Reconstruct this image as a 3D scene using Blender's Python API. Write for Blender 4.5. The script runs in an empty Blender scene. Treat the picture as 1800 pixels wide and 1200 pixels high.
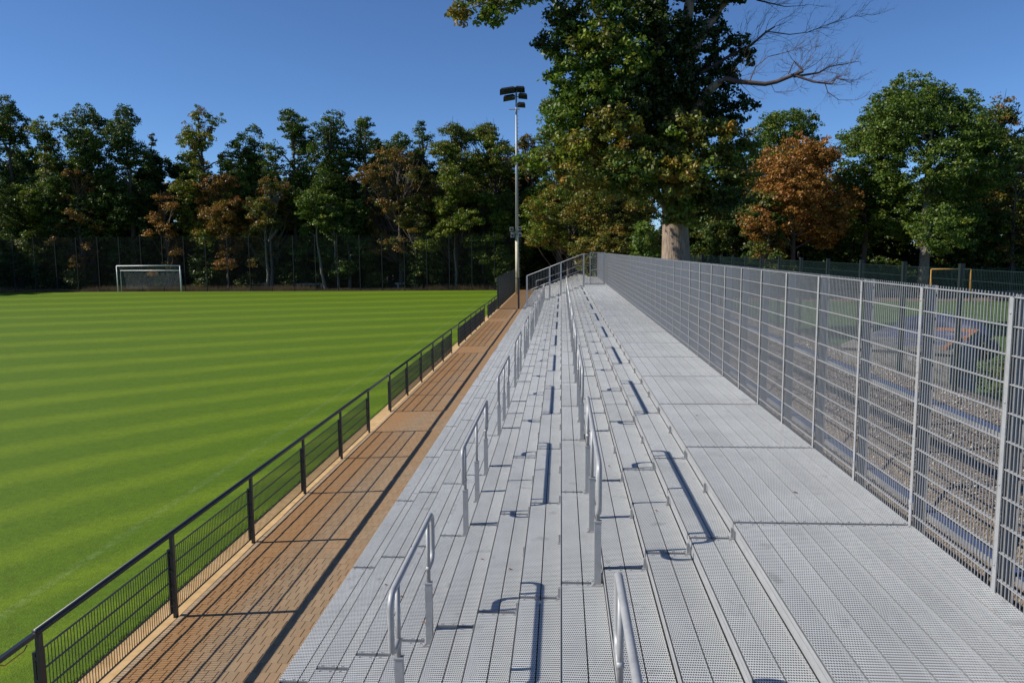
import bpy, math, random
import numpy as np
from mathutils import Vector, Matrix
random.seed(7)
S = bpy.context.scene
COL = S.collection
PI = math.pi

# ---------------------------------------------------------------- camera
CAM_H = 4.55
def setup_camera():
    f, cx, cy, vx, vy, roll = 1400.0, 900.0, 600.0, 987.0, 437.0, 0.007
    dx, dy = vx-cx, vy-cy
    c, s = math.cos(roll), math.sin(roll)
    u, v = dx*c-dy*s, dx*s+dy*c
    pitch = math.atan2(-v, f); psi = math.atan2(u, math.hypot(f, v))
    F = Vector((-math.sin(psi)*math.cos(pitch), math.cos(psi)*math.cos(pitch), -math.sin(pitch)))
    R0 = Vector((math.cos(psi), math.sin(psi), 0)); U0 = R0.cross(F)
    R = c*R0-s*U0; U = s*R0+c*U0
    cd = bpy.data.cameras.new('camera'); cam = bpy.data.objects.new('camera', cd); COL.objects.link(cam)
    m = Matrix((R, U, -F)).transposed().to_4x4(); m.translation = Vector((0, 0, CAM_H))
    cam.matrix_world = m
    cd.sensor_width = 36.0; cd.lens = f/1800.0*36.0
    cd.clip_start = 0.05; cd.clip_end = 3000
    S.camera = cam
setup_camera()

# ---------------------------------------------------------------- light
SUN = Vector((-1.49, -0.23, 1.07)).normalized()
W = bpy.data.worlds.new('World'); S.world = W; W.use_nodes = True
wn = W.node_tree.nodes; wl = W.node_tree.links
bg = wn.get('Background') or wn.new('ShaderNodeBackground')
sky = wn.new('ShaderNodeTexSky'); sky.sky_type = 'NISHITA'; sky.sun_disc = False
sky.sun_elevation = math.asin(SUN.z); sky.sun_rotation = math.atan2(SUN.x, SUN.y) % (2*PI)
sky.altitude = 100; sky.air_density = .7; sky.dust_density = 0.0; sky.ozone_density = 9.0
wl.new(sky.outputs[0], bg.inputs[0]); bg.inputs[1].default_value = 0.108
sd = bpy.data.lights.new('sun', 'SUN'); sd.energy = 5.0; sd.angle = math.radians(0.53); sd.color = (1.0, 0.945, 0.86)
so = bpy.data.objects.new('sun', sd); COL.objects.link(so)
so.rotation_euler = SUN.to_track_quat('Z', 'Y').to_euler()
S.view_settings.view_transform = 'Standard'; S.view_settings.look = 'None'
S.view_settings.exposure = 0.2; S.view_settings.gamma = 1.0; S.view_settings.use_curve_mapping = False
S.cycles.max_bounces = 6; S.cycles.transparent_max_bounces = 12
S.cycles.diffuse_bounces = 3; S.cycles.glossy_bounces = 2; S.cycles.caustics_reflective = False

# ---------------------------------------------------------------- helpers
class MB:
    def __init__(s): s.v = []; s.f = []; s.m = []; s.mi = 0; s.sm = []
    def _add(s, vs, fs, smooth=False):
        o = len(s.v); s.v += vs
        for f in fs: s.f.append(tuple(i+o for i in f)); s.m.append(s.mi); s.sm.append(smooth)
    def box(s, x0, x1, y0, y1, z0, z1, bottom=True):
        vs = [(x0,y0,z0),(x1,y0,z0),(x1,y1,z0),(x0,y1,z0),(x0,y0,z1),(x1,y0,z1),(x1,y1,z1),(x0,y1,z1)]
        fs = [(4,5,6,7),(0,1,5,4),(1,2,6,5),(2,3,7,6),(3,0,4,7)]
        if bottom: fs.append((3,2,1,0))
        s._add(vs, fs); return s
    def poly(s, pts): s._add([tuple(p) for p in pts], [tuple(range(len(pts)))]); return s
    def tube(s, pts, r, n=6, cap=True, smooth=None):
        pts = [Vector(p) for p in pts]
        rs = r if isinstance(r, (list, tuple)) else [r]*len(pts)
        vs = []; a0 = None
        for i, p in enumerate(pts):
            d = (pts[min(i+1, len(pts)-1)]-pts[max(i-1, 0)])
            if d.length < 1e-9: d = Vector((0,0,1))
            d.normalize()
            if a0 is None:
                a0 = d.cross(Vector((0,0,1)))
                if a0.length < .01: a0 = Vector((1,0,0))
            a0 = a0-d*a0.dot(d)
            if a0.length < 1e-6: a0 = d.orthogonal()
            a0.normalize(); b = d.cross(a0)
            for k in range(n):
                t = 2*PI*(k+.5)/n
                q = p+(a0*math.cos(t)+b*math.sin(t))*rs[i]
                vs.append((q.x, q.y, q.z))
        fs = []
        for i in range(len(pts)-1):
            for k in range(n):
                k2 = (k+1) % n
                fs.append((i*n+k, i*n+k2, (i+1)*n+k2, (i+1)*n+k))
        if cap: fs.append(tuple(range(n-1, -1, -1))); fs.append(tuple((len(pts)-1)*n+k for k in range(n)))
        s._add(vs, fs, n > 4 if smooth is None else smooth); return s
    def mesh(s, name, mats):
        me = bpy.data.meshes.new(name); me.from_pydata(s.v, [], s.f)
        for m in (mats if isinstance(mats, (list, tuple)) else [mats]): me.materials.append(m)
        me.polygons.foreach_set('material_index', s.m); me.polygons.foreach_set('use_smooth', s.sm)
        me.update(); return me
    def build(s, name, mats, parent=None, **kw): return obj(name, s.mesh(name, mats), parent, **kw)

def obj(name, data, parent=None, loc=(0,0,0), rot=(0,0,0), kind=None, label=None):
    o = bpy.data.objects.new(name, data); COL.objects.link(o)
    o.location = loc; o.rotation_euler = rot
    if parent is not None: o.parent = parent
    if kind: o['kind'] = kind
    if label: o['label'] = label
    return o
def tag(o, label, cat, group=None):
    o['label'] = label; o['category'] = cat
    if group: o['group'] = group
    return o
def thing(name, label, cat, loc=(0,0,0), group=None, rz=0):
    return tag(obj(name, None, None, loc, (0,0,rz)), label, cat, group)
def copy_thing(root, loc, label, group=None):
    r = root.copy(); COL.objects.link(r); r.location = loc; r['label'] = label
    if group: r['group'] = group
    for ch in list(root.children):
        c = ch.copy(); COL.objects.link(c); c.parent = r
        for g in list(ch.children):
            d = g.copy(); COL.objects.link(d); d.parent = c
    return r
ORD = ['first','second','third','fourth','fifth','sixth','seventh','eighth','ninth','tenth','eleventh','twelfth','thirteenth','fourteenth','fifteenth']

# ---------------------------------------------------------------- materials
class NT:
    def __init__(s, name):
        s.m = bpy.data.materials.new(name); s.m.use_nodes = True
        s.t = s.m.node_tree; s.n = s.t.nodes; s.n.clear()
        s.out = s.n.new('ShaderNodeOutputMaterial')
    def new(s, typ, ins=None, **kw):
        nd = s.n.new(typ)
        for k, v in kw.items(): setattr(nd, k, v)
        if ins:
            for k, v in ins.items(): s.set(nd.inputs[k], v)
        return nd
    def set(s, sock, v):
        if hasattr(v, 'links') or hasattr(v, 'is_output'): s.t.links.new(v, sock)
        else: sock.default_value = v
    def math(s, op, a, b=0.0, c=None):
        nd = s.new('ShaderNodeMath', operation=op); s.set(nd.inputs[0], a); s.set(nd.inputs[1], b)
        if c is not None: s.set(nd.inputs[2], c)
        return nd.outputs[0]
    def mix(s, fac, a, b, mode='MIX'):
        nd = s.new('ShaderNodeMix', data_type='RGBA', blend_type=mode)
        s.set(nd.inputs[0], fac)
        for k, v in ((6, a), (7, b)): s.set(nd.inputs[k], v if not isinstance(v, tuple) else (v+(1,) if len(v) == 3 else v))
        return nd.outputs[2]
    def ramp(s, fac, stops, interp='LINEAR'):
        nd = s.new('ShaderNodeValToRGB'); nd.color_ramp.interpolation = interp
        e = nd.color_ramp.elements
        while len(e) < len(stops): e.new(.5)
        for i, (p, c) in enumerate(stops):
            e[i].position = p; e[i].color = (c, c, c, 1) if not isinstance(c, tuple) else c+(1,)
        s.set(nd.inputs[0], fac); return nd.outputs[0]
    def noise(s, vec, scale, detail=3, rough=.55):
        nd = s.new('ShaderNodeTexNoise', {'Scale': scale, 'Detail': detail, 'Roughness': rough})
        if vec is not None: s.set(nd.inputs['Vector'], vec)
        return nd.outputs['Fac']
    def pos(s): return s.new('ShaderNodeNewGeometry').outputs['Position']
    def xyz(s, v):
        nd = s.new('ShaderNodeSeparateXYZ'); s.set(nd.inputs[0], v); return nd.outputs
    def comb(s, x, y, z=0.0):
        nd = s.new('ShaderNodeCombineXYZ'); s.set(nd.inputs[0], x); s.set(nd.inputs[1], y); s.set(nd.inputs[2], z); return nd.outputs[0]
    def bump(s, h, strength=.3, dist=.01):
        return s.new('ShaderNodeBump', {'Height': h, 'Strength': strength, 'Distance': dist}).outputs[0]
    def bsdf(s, color, rough=.6, metal=0.0, normal=None, **kw):
        b = s.new('ShaderNodeBsdfPrincipled')
        s.set(b.inputs['Base Color'], color+(1,) if isinstance(color, tuple) else color)
        s.set(b.inputs['Roughness'], rough); s.set(b.inputs['Metallic'], metal)
        if normal is not None: s.set(b.inputs['Normal'], normal)
        for k, v in kw.items(): s.set(b.inputs[k], v)
        return b.outputs[0]
    def done(s, sh): s.t.links.new(sh, s.out.inputs[0]); return s.m

def simple(name, col, rough=.6, metal=0.0, var=.15, scale=6.0, bump=0.0, bscale=60.0):
    t = NT(name); p = t.pos()
    n = t.noise(p, scale, 4)
    f = t.ramp(n, [(.3, 1-var), (.7, 1+var)])
    c = t.mix(1.0, col, f, 'MULTIPLY')
    nm = t.bump(t.noise(p, bscale, 3), bump, .01) if bump else None
    return t.done(t.bsdf(c, rough, metal, nm))

def mat_galv(name='galvanised_steel', base=.37, metal=.28, rough=.52, tint=(1, 1.01, 1.02)):
    t = NT(name); p = t.pos()
    n1 = t.noise(p, 9, 4); v = t.new('ShaderNodeTexVoronoi', {'Vector': p, 'Scale': 45.0}).outputs['Color']
    vv = t.xyz(v)[0]
    f = t.math('ADD', t.math('MULTIPLY', n1, .35), t.math('MULTIPLY', vv, .10))
    f = t.math('ADD', f, .78)
    c = t.mix(1.0, tuple(base*k for k in tint), f, 'MULTIPLY')
    r = t.math('ADD', t.math('MULTIPLY', n1, .25), rough-.12)
    return t.done(t.bsdf(c, r, metal))
M = {}
M['galv'] = mat_galv()
M['galv_bar'] = mat_galv('galvanised_rod', .34, .25, .5)
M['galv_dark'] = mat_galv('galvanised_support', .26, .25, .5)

def mat_perf():
    # punched sheet: round holes cut right through, galvanised sheet between them
    t = NT('punched_galvanised_sheet'); p = t.pos(); x, y, z = t.xyz(p)
    px, py = .215/12, .034
    def dist_to_hole(x, y):
        u = t.math('DIVIDE', x, px); row = t.math('DIVIDE', y, py)
        off = t.math('MULTIPLY', t.math('MODULO', t.math('FLOOR', row), 2.0), .5)
        u = t.math('ADD', u, off)
        fu = t.math('SUBTRACT', t.math('FRACT', t.math('ADD', u, 100.0)), .5)
        fv = t.math('SUBTRACT', t.math('FRACT', row), .5)
        return t.math('SQRT', t.math('ADD', t.math('POWER', fu, 2.0), t.math('POWER', t.math('MULTIPLY', fv, 1.15), 2.0)))
    d = dist_to_hole(x, y)
    # the rim of each hole is folded 2.6 mm down: a ray passes only if it clears the upper and the lower edge
    inc = t.xyz(t.new('ShaderNodeNewGeometry').outputs['Incoming'])
    k = t.math('DIVIDE', .0026, t.math('MAXIMUM', t.math('ABSOLUTE', inc[2]), .02))
    d2 = dist_to_hole(t.math('SUBTRACT', x, t.math('MULTIPLY', inc[0], k)), t.math('SUBTRACT', y, t.math('MULTIPLY', inc[1], k)))
    edge = t.math('ABSOLUTE', t.math('SUBTRACT', t.math('FRACT', t.math('DIVIDE', t.math('ADD', x, 21.5+3.01), .215)), .5))
    hole = t.math('MULTIPLY', t.math('LESS_THAN', d, .41), t.math('LESS_THAN', d2, .41))
    hole = t.math('MULTIPLY', hole, t.math('LESS_THAN', edge, .472))
    rim = t.ramp(d, [(.38, 0.0), (.44, 1.0), (.52, .6)])
    cell = t.comb(t.math('FLOOR', t.math('DIVIDE', t.math('ADD', x, 21.5+3.01), .215)), t.math('FLOOR', t.math('DIVIDE', t.math('ADD', y, 1.38), 3.06)), t.math('FLOOR', t.math('MULTIPLY', z, 8)))
    wn_ = t.new('ShaderNodeTexWhiteNoise', {'Vector': cell}, noise_dimensions='3D').outputs['Value']
    n = t.noise(p, 1.3, 5, .65); n2 = t.noise(p, 14, 3)
    f = t.math('ADD', t.math('MULTIPLY', wn_, .09), t.math('MULTIPLY', t.ramp(n, [(.32, 0.0), (.62, 1.0)]), .14))
    f = t.math('ADD', f, t.math('MULTIPLY', n2, .10)); f = t.math('ADD', f, .70)
    stain = t.ramp(t.noise(p, 2.6, 4, .7), [(.60, 0.0), (.72, 1.0)])
    c = t.mix(1.0, (.71, .725, .705), f, 'MULTIPLY')
    c = t.mix(t.math('MULTIPLY', stain, .55), c, (.28, .28, .265))
    nm = t.bump(rim, .55, .004)
    b = t.bsdf(c, t.math('ADD', t.math('MULTIPLY', n2, .2), .40), .22, nm)
    tr = t.new('ShaderNodeBsdfTransparent').outputs[0]
    mx = t.new('ShaderNodeMixShader'); t.set(mx.inputs[0], hole); t.set(mx.inputs[1], b); t.set(mx.inputs[2], tr)
    return t.done(mx.outputs[0])
M['perf'] = mat_perf()
M['black'] = simple('anthracite_powder_coat', (.020, .025, .032), .42, .1, .12, 20)
M['blackmesh'] = simple('anthracite_mesh_wire', (.022, .026, .027), .5, .1, .1, 20)
M['greenwire'] = simple('dark_green_wire', (.018, .040, .032), .5, .1, .1, 20)
M['greenpost'] = simple('dark_green_post', (.012, .020, .018), .5, .1, .1, 20)
M['skyreflect'] = simple('steel_with_painted_sky_reflection', (.07, .10, .19), .45, .1, .15, 10)  # sky reflection on the rail tops, put into the base colour as blue
M['white'] = simple('white_goal_paint', (.72, .74, .74), .4, 0, .06, 20)
M['net'] = simple('net_cord', (.35, .38, .38), .7, 0, .1, 20)
M['lampdark'] = simple('dark_lamp_housing', (.018, .02, .024), .5, .2, .1, 5)
M['lampglass'] = simple('lamp_glass', (.06, .065, .07), .2, .0, .05, 5)
M['cream'] = simple('cream_mast_sleeve', (.52, .48, .34), .6, 0, .12, 3)
M['kerb'] = simple('tan_kerb_concrete', (.42, .30, .18), .85, 0, .2, 8, .3, 90)
M['yellow'] = simple('yellow_paint', (.55, .28, .05), .5, 0, .1, 9)
M['bark'] = simple('brown_bark', (.075, .058, .045), .9, 0, .35, 9, .8, 22)
M['barkpale'] = simple('pale_bark', (.16, .145, .12), .85, 0, .35, 6, .6, 20)
M['barkbare'] = simple('reddish_twig_bark', (.085, .058, .050), .85, 0, .2, 6)

def mat_oakbark():
    t = NT('ridged_oak_bark'); p = t.pos(); x, y, z = t.xyz(p)
    q = t.comb(t.math('MULTIPLY', x, 5.0), t.math('MULTIPLY', y, 5.0), t.math('MULTIPLY', z, .9))
    n = t.noise(q, 2.2, 6, .65)
    c = t.ramp(n, [(.3, (.11, .078, .055)), (.5, (.27, .20, .145)), (.7, (.38, .29, .215))])
    return t.done(t.bsdf(c, .9, 0, t.bump(n, .9, .06)))
M['oakbark'] = mat_oakbark()

def mat_leaf(name):
    t = NT(name)
    a = t.new('ShaderNodeAttribute', attribute_name='tint').outputs['Color']
    b = t.bsdf(a, .48, 0, None)
    pr = b.node; pr.inputs['Specular IOR Level'].default_value = .35
    tl = t.new('ShaderNodeBsdfTranslucent'); t.set(tl.inputs[0], t.mix(1.0, a, (1.1, 1.2, .6), 'MULTIPLY'))
    mx = t.new('ShaderNodeMixShader', {0: .28}); t.set(mx.inputs[1], b); t.set(mx.inputs[2], tl.outputs[0])
    return t.done(mx.outputs[0])
M['leaf'] = mat_leaf('leaf_surface')

def mat_pitch():
    t = NT('mown_pitch_turf'); p = t.pos(); x, y, z = t.xyz(p)
    w = t.noise(p, .09, 2); w2 = t.noise(p, .6, 3)
    ph = t.math('SUBTRACT', t.math('DIVIDE', t.math('POWER', t.math('MAXIMUM', y, .01), 2.0), 46.0), x)
    ph = t.math('DIVIDE', t.math('LOGARITHM', t.math('MAXIMUM', ph, .6), math.e), .185)
    ph = t.math('ADD', ph, t.math('ADD', t.math('MULTIPLY', w, .35), t.math('MULTIPLY', w2, .22)))
    s = t.math('SINE', t.math('MULTIPLY', ph, 2*PI))
    f = t.ramp(t.math('ADD', t.math('MULTIPLY', s, .5), .5), [(.40, .12), (1.0, 1.0)])
    q = t.comb(t.math('MULTIPLY', x, 1.0), t.math('MULTIPLY', y, 1.0))
    patch = t.noise(q, .35, 4, .6); fine = t.noise(q, 9, 5, .7); vf = t.noise(q, 60, 3, .7)
    c = t.mix(f, (.084, .150, .002), (.142, .214, .005))
    c = t.mix(t.ramp(patch, [(.35, 0.0), (.7, .45)]), c, (.090, .164, .002))
    clump = t.noise(q, 2.6, 5, .75)
    g = t.math('ADD', t.math('MULTIPLY', fine, .9), t.math('MULTIPLY', vf, .9)); g = t.math('ADD', g, t.math('MULTIPLY', clump, .55)); g = t.math('SUBTRACT', g, .20)
    c = t.mix(1.0, c, g, 'MULTIPLY')
    # faint worn white lines: touchline, halfway line
    def band(v, c0, hw):
        return t.ramp(t.math('ABSOLUTE', t.math('SUBTRACT', v, c0)), [(0.0, 1.0), (hw, 1.0), (hw*1.6, 0.0)])
    l1 = band(x, -7.06, .06)
    l2 = t.math('MULTIPLY', band(y, 33.4, .05), t.math('LESS_THAN', x, -7.0))
    l = t.math('MAXIMUM', l1, t.math('MULTIPLY', l2, .6)); l = t.math('MULTIPLY', l, t.ramp(t.noise(q, 9, 5, .8), [(.44, .0), (.72, .13)]))
    l = t.math('MULTIPLY', l, t.math('LESS_THAN', y, 88.0))
    c = t.mix(l, c, (.50, .55, .45))
    h = t.math('ADD', t.math('MULTIPLY', vf, .5), t.noise(q, 25, 4, .7))
    return t.done(t.bsdf(c, .75, 0, t.bump(h, .6, .025), **{'Specular IOR Level': .2}))
M['pitch'] = mat_pitch()

def mat_paver():
    t = NT('clay_tan_paver'); p = t.pos(); x, y, z = t.xyz(p)
    ri = t.math('FLOOR', t.math('DIVIDE', y, .2))
    ci = t.math('FLOOR', t.math('ADD', t.math('DIVIDE', t.math('ADD', x, 4.70), .1147), t.math('MULTIPLY', t.math('MODULO', ri, 2.0), .5)))
    wv = t.new('ShaderNodeTexWhiteNoise', {'Vector': t.comb(ci, ri)}, noise_dimensions='3D').outputs['Value']
    c = t.ramp(wv, [(0.0, (.27, .182, .100)), (.5, (.30, .203, .112)), (1.0, (.325, .222, .125))])
    st = t.noise(t.comb(t.math('MULTIPLY', x, 1.2), t.math('MULTIPLY', y, .35)), .8, 5, .7)
    side = t.ramp(t.math('ADD', x, 4.7), [(0.0, .32), (.9, 0.0)])
    far = t.ramp(t.math('DIVIDE', y, 60.0), [(.1, .02), (.6, .22)])
    k = t.ramp(t.math('ADD', t.math('ADD', st, side), far), [(.50, 0.0), (.85, .8)])
    c = t.mix(k, c, (.34, .17, .055))
    n = t.noise(p, 40, 4)
    c = t.mix(1.0, c, t.math('ADD', t.math('MULTIPLY', n, .5), .75), 'MULTIPLY')
    return t.done(t.bsdf(c, .85, 0, t.bump(n, .3, .004)))
M['paver'] = mat_paver()

def mat_ground(name, cols, scale, bump=.6, dist=.03, vor=None):
    t = NT(name); p = t.pos()
    n = t.noise(p, scale, 6, .7); big = t.noise(p, .4, 4, .6)
    c = t.ramp(n, [(.28, cols[0]), (.5, cols[1]), (.72, cols[2])])
    c = t.mix(t.ramp(big, [(.35, 0.0), (.7, .5)]), c, cols[0])
    h = n
    if vor:
        v = t.new('ShaderNodeTexVoronoi', {'Vector': p, 'Scale': vor})
        c = t.mix(.55, c, t.mix(1.0, c, t.math('ADD', t.math('MULTIPLY', t.xyz(v.outputs['Color'])[0], 1.6), .3), 'MULTIPLY'))
        h = t.math('ADD', t.math('MULTIPLY', v.outputs['Distance'], -1.0), n)
    return t.done(t.bsdf(c, .92, 0, t.bump(h, bump, dist)))
M['soil'] = mat_ground('forest_soil', [(.035, .027, .018), (.06, .045, .028), (.10, .07, .04)], 3)
M['gravel'] = mat_ground('crushed_gravel', [(.12, .095, .07), (.22, .175, .135), (.36, .30, .24)], 11, 1.0, .03, 38.0)
M['lawn2'] = mat_ground('second_lawn', [(.05, .10, .015), (.075, .14, .02), (.10, .17, .03)], 5)
M['dirt'] = mat_ground('orange_stained_edge', [(.46, .28, .11), (.66, .43, .19), (.76, .53, .28)], 5, .4, .01)
M['trackclay'] = mat_ground('brown_clay', [(.16, .10, .06), (.22, .14, .09), (.28, .19, .13)], 5)

# ---------------------------------------------------------------- ground
def terr_z(x, y):
    """ground height right of the path"""
    P = [(-2.98, -.06), (-2.90, -.22), (3.45, .80), (3.95, .92), (4.6, 1.70), (7.7, 1.80), (12.5, .15), (400, .15)]
    if x <= P[0][0]: return 0.0 if x < -2.98 else P[0][1]
    for (a, za), (b, zb) in zip(P, P[1:]):
        if x <= b: return za+(zb-za)*(x-a)/(b-a)
    return P[-1][1]
def sheet(name, xs, ys, zf, mat, kind='structure', parent=None, jit=0.0):
    m = MB(); nx = len(xs)
    rnd = random.Random(3)
    for y in ys:
        for x in xs: m.v.append((x, y, zf(x, y)+(rnd.uniform(-jit, jit) if jit else 0)))
    for j in range(len(ys)-1):
        for i in range(nx-1):
            m.f.append((j*nx+i, j*nx+i+1, (j+1)*nx+i+1, (j+1)*nx+i)); m.m.append(0); m.sm.append(True)
    return m.build(name, mat, parent, kind=kind)
def fr(a, b, n): return [a+(b-a)*i/n for i in range(n+1)]
# one sheet to the horizon (forest soil), then things laid 4 mm and more above it
sheet('ground', [-1500, -300, -115, -4.9, -2.99], [-200, -20, 88, 140, 1500], lambda x, y: -.03, M['soil'])
sheet('forest_floor', [-2.99, 20, 300, 1500], [92, 140, 300, 1500], lambda x, y: -.034 if x > -2 else -.03, M['soil'])
sheet('pitch', [-110, -60, -30, -5.14], [-15, 20, 50, 88.2], lambda x, y: 0.0, M['pitch'])
sheet('stand_bank', [-2.985, -2.90, 0, 2, 3.45], fr(-15, 92.5, 40), terr_z, mat_ground('gravel_bed_painted_shade', [(.04, .035, .03), (.06, .055, .05), (.09, .08, .07)], 9), jit=.03)  # shade under the terrace is painted into this darker gravel colour
sheet('gravel_bank', [3.45, 3.7, 3.95, 4.15, 4.35, 4.6, 5, 6, 7, 7.7, 8.4], fr(-15, 92.5, 200), terr_z, M['gravel'], jit=.015)
sheet('grass_slope', [8.4, 9.5, 11, 12.5], fr(-15, 92.5, 60), terr_z, M['lawn2'], jit=.03)
sheet('second_pitch', [12.5, 30, 80, 200], [-15, 20, 60, 66.0], lambda x, y: .15, M['lawn2'])
sheet('clay_strip', [12.5, 30, 80, 200], [66.0, 71.0], lambda x, y: .15, M['trackclay'])
sheet('meadow', [12.5, 30, 80, 200], [71.0, 92.5], lambda x, y: .15, M['soil'])

def stones():
    rng = np.random.default_rng(4); n = 42000
    x = 3.55+rng.random(n)*3.9; y = 5.5+55*rng.random(n)**1.7
    r = .010+.022*rng.random(n)**2.5; r[:500] *= rng.uniform(1.5, 2.6, 500)
    z = np.array([terr_z(a, 0) for a in x])+r*.25
    base = np.array([(1,0,0),(-.5,.87,0),(-.5,-.87,0),(0,0,.8),(0,0,-.6)])
    V = base[None]*r[:, None, None]*rng.uniform(.6, 1.3, (n, 5, 1))
    a = rng.uniform(0, 2*PI, n); c, s_ = np.cos(a), np.sin(a)
    V = np.stack([V[..., 0]*c[:, None]-V[..., 1]*s_[:, None], V[..., 0]*s_[:, None]+V[..., 1]*c[:, None], V[..., 2]+V[..., 0]*.3], 2)
    V += np.stack([x, y, z], 1)[:, None, :]
    F = np.array([(0,1,3),(1,2,3),(2,0,3),(1,0,4),(2,1,4),(0,2,4)])
    me = bpy.data.meshes.new('gravel_stones'); nf = n*6
    me.vertices.add(n*5); me.vertices.foreach_set('co', V.astype(np.float32).ravel())
    fi = (F[None]+5*np.arange(n)[:, None, None]).astype(np.int32).ravel()
    me.loops.add(nf*3); me.loops.foreach_set('vertex_index', fi)
    me.polygons.add(nf); me.polygons.foreach_set('loop_start', np.arange(0, nf*3, 3, dtype=np.int32))
    me.update(calc_edges=True)
    t = NT('loose_stone'); p = t.pos()
    v = t.new('ShaderNodeTexVoronoi', {'Vector': p, 'Scale': 30.0}).outputs['Color']
    col = t.ramp(t.xyz(v)[0], [(.1, (.10, .085, .07)), (.5, (.24, .20, .165)), (.9, (.48, .44, .38))])
    me.materials.append(t.done(t.bsdf(col, .9))); return me
tag(obj('gravel_stones', stones(), None, kind='stuff'), 'loose crushed stones on the bank behind the mesh fence', 'gravel')

# ---------------------------------------------------------------- path with pavers
path = sheet('path', [-4.705, -2.985], [-15, 92], lambda x, y: -.012, simple('paving_bed', (.14, .10, .06), .9, 0, .2, 10))
PW, PLN = .1147, .2
def paver_shape(w):
    a, b, c = (w-.0034)/2, (PLN-.0034)/2, .0035
    m = MB()
    m._add([(-a, -b, -.03), (a, -b, -.03), (a, b, -.03), (-a, b, -.03), (-a, -b, -c), (a, -b, -c), (a, b, -c), (-a, b, -c),
            (-a+c, -b+c, 0), (a-c, -b+c, 0), (a-c, b-c, 0), (-a+c, b-c, 0)],
           [(8,9,10,11)]+[(i, (i+1) % 4, (i+1) % 4+4, i+4) for i in range(4)]+[(i+4, (i+1) % 4+4, (i+1) % 4+8, i+8) for i in range(4)])
    return m
pm = paver_shape(PW).mesh('paver', M['paver']); pmh = paver_shape(PW/2).mesh('half_paver', M['paver'])
VS = []; FS = []; nsp = 0
for r in range(-30, int(91/PLN)):
    y = (r+.5)*PLN
    units = [(-4.70+PW*(c+.5), PW) for c in range(15)] if r % 2 == 0 else [(-4.70+PW/4, PW/2)]+[(-4.70+PW*(c+1), PW) for c in range(14)]+[(-4.70+PW*14.75, PW/2)]
    for x, w in units:
        z = .006+random.uniform(-.0015, .0015)
        if r >= 37 and nsp < 292:
            obj('paver', pm if w == PW else pmh, path, (x, y, z)); nsp += 1; continue
        a, b = (w-.0034)/2, (PLN-.0034)/2; o = len(VS)
        VS += [(x-a, y-b, z), (x+a, y-b, z), (x+a, y+b, z), (x-a, y+b, z)]; FS.append((o, o+1, o+2, o+3))
        if y < 45:
            VS += [(x-a, y-b, z-.02), (x+a, y-b, z-.02), (x+a, y+b, z-.02), (x-a, y+b, z-.02)]
            for i in range(4): FS.append((o+i, o+4+i, o+4+(i+1) % 4, o+(i+1) % 4))
me = bpy.data.meshes.new('paver_field'); me.from_pydata(VS, [], FS); me.materials.append(M['paver'])
obj('paver_field', me, path, kind='stuff')
# kerb stones beside the railing
kb = MB().box(-.03, .03, -.495, .495, -.1, .02).mesh('kerb_stone', M['kerb'])
kroot = obj('kerb', None, None, (0, 0, 0)); kroot['kind'] = 'structure'
for i in range(-4, 88):
    obj('kerb_stone', kb, kroot, (-4.737, 1.0*i+.5, random.uniform(0, .003)))
sheet('edge_strip', [-5.12, -5.0, -4.77], fr(-8, 92, 120), lambda x, y: .004+(.012 if x < -5.05 else 0), M['dirt'], jit=.004)

# ragged turf edge and blades along the strip
def blades():
    rng = np.random.default_rng(5); n = 26000
    y = 6.0+38*rng.random(n)**1.5; x = -5.13-np.abs(rng.normal(0, .035, n))+rng.normal(0, .008, n)
    h = rng.uniform(.012, .035, n); w = rng.uniform(.003, .006, n); a = rng.uniform(0, PI, n)
    lean = rng.normal(0, .014, (n, 2)); lean[:, 0] += .008
    V = np.zeros((n, 3, 3)); z0 = -.01
    V[:, 0] = np.stack([x-w*np.cos(a), y-w*np.sin(a), np.full(n, z0)], 1)
    V[:, 1] = np.stack([x+w*np.cos(a), y+w*np.sin(a), np.full(n, z0)], 1)
    V[:, 2] = np.stack([x+lean[:, 0], y+lean[:, 1], h], 1)
    me = bpy.data.meshes.new('turf_edge'); me.from_pydata(V.reshape(-1, 3).tolist(), [], np.arange(n*3).reshape(-1, 3).tolist())
    me.materials.append(simple('grass_blade', (.075, .145, .015), .6, 0, .35, 30)); return me
tag(obj('turf_edge', blades(), None, kind='stuff'), 'ragged green turf edge beside the orange kerb strip', 'grass')

# ---------------------------------------------------------------- grandstand
PITCH, RISE, TR, PL = .43, .165, .215, 3.06
X0 = -3.01
def tread_x(i): return X0+PITCH*i            # left edge of tread i (0..10), deck starts at tread_x(11)
def tread_z(i): return .015+RISE*i
DECK_X, DECK_Z = tread_x(11), tread_z(11)
Y_FIRST = 7.8-3*PL                            # joints at 7.8 + k*PL
stand = thing('grandstand', 'long galvanised steel standing terrace with stepped punched treads beside the paved path', 'grandstand')
gap, jg, pt = .012, .046, .045
def plank_mesh():
    m = MB(); w, l = TR/2-gap/2, PL/2-jg/2
    m.mi = 1
    for sx in (-1, 1):
        for sy in (-1, 1): m.box(sx*w*.55-.008, sx*w*.55+.008, sy*(l-.03)-.008, sy*(l-.03)+.008, .001, .006, bottom=False)
    m.mi = 0; m.poly([(-w, -l, 0), (w, -l, 0), (w, l, 0), (-w, l, 0)])
    m.mi = 1
    for q in ([(-w,-l), (w,-l)], [(w,-l), (w,l)], [(w,l), (-w,l)], [(-w,l), (-w,-l)]):
        (ax, ay), (bx, by) = q
        m.poly([(ax, ay, -pt), (bx, by, -pt), (bx, by, 0), (ax, ay, 0)])
    return m
pmesh = plank_mesh().mesh('plank', [M['perf'], M['galv']])
cols = []
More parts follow.
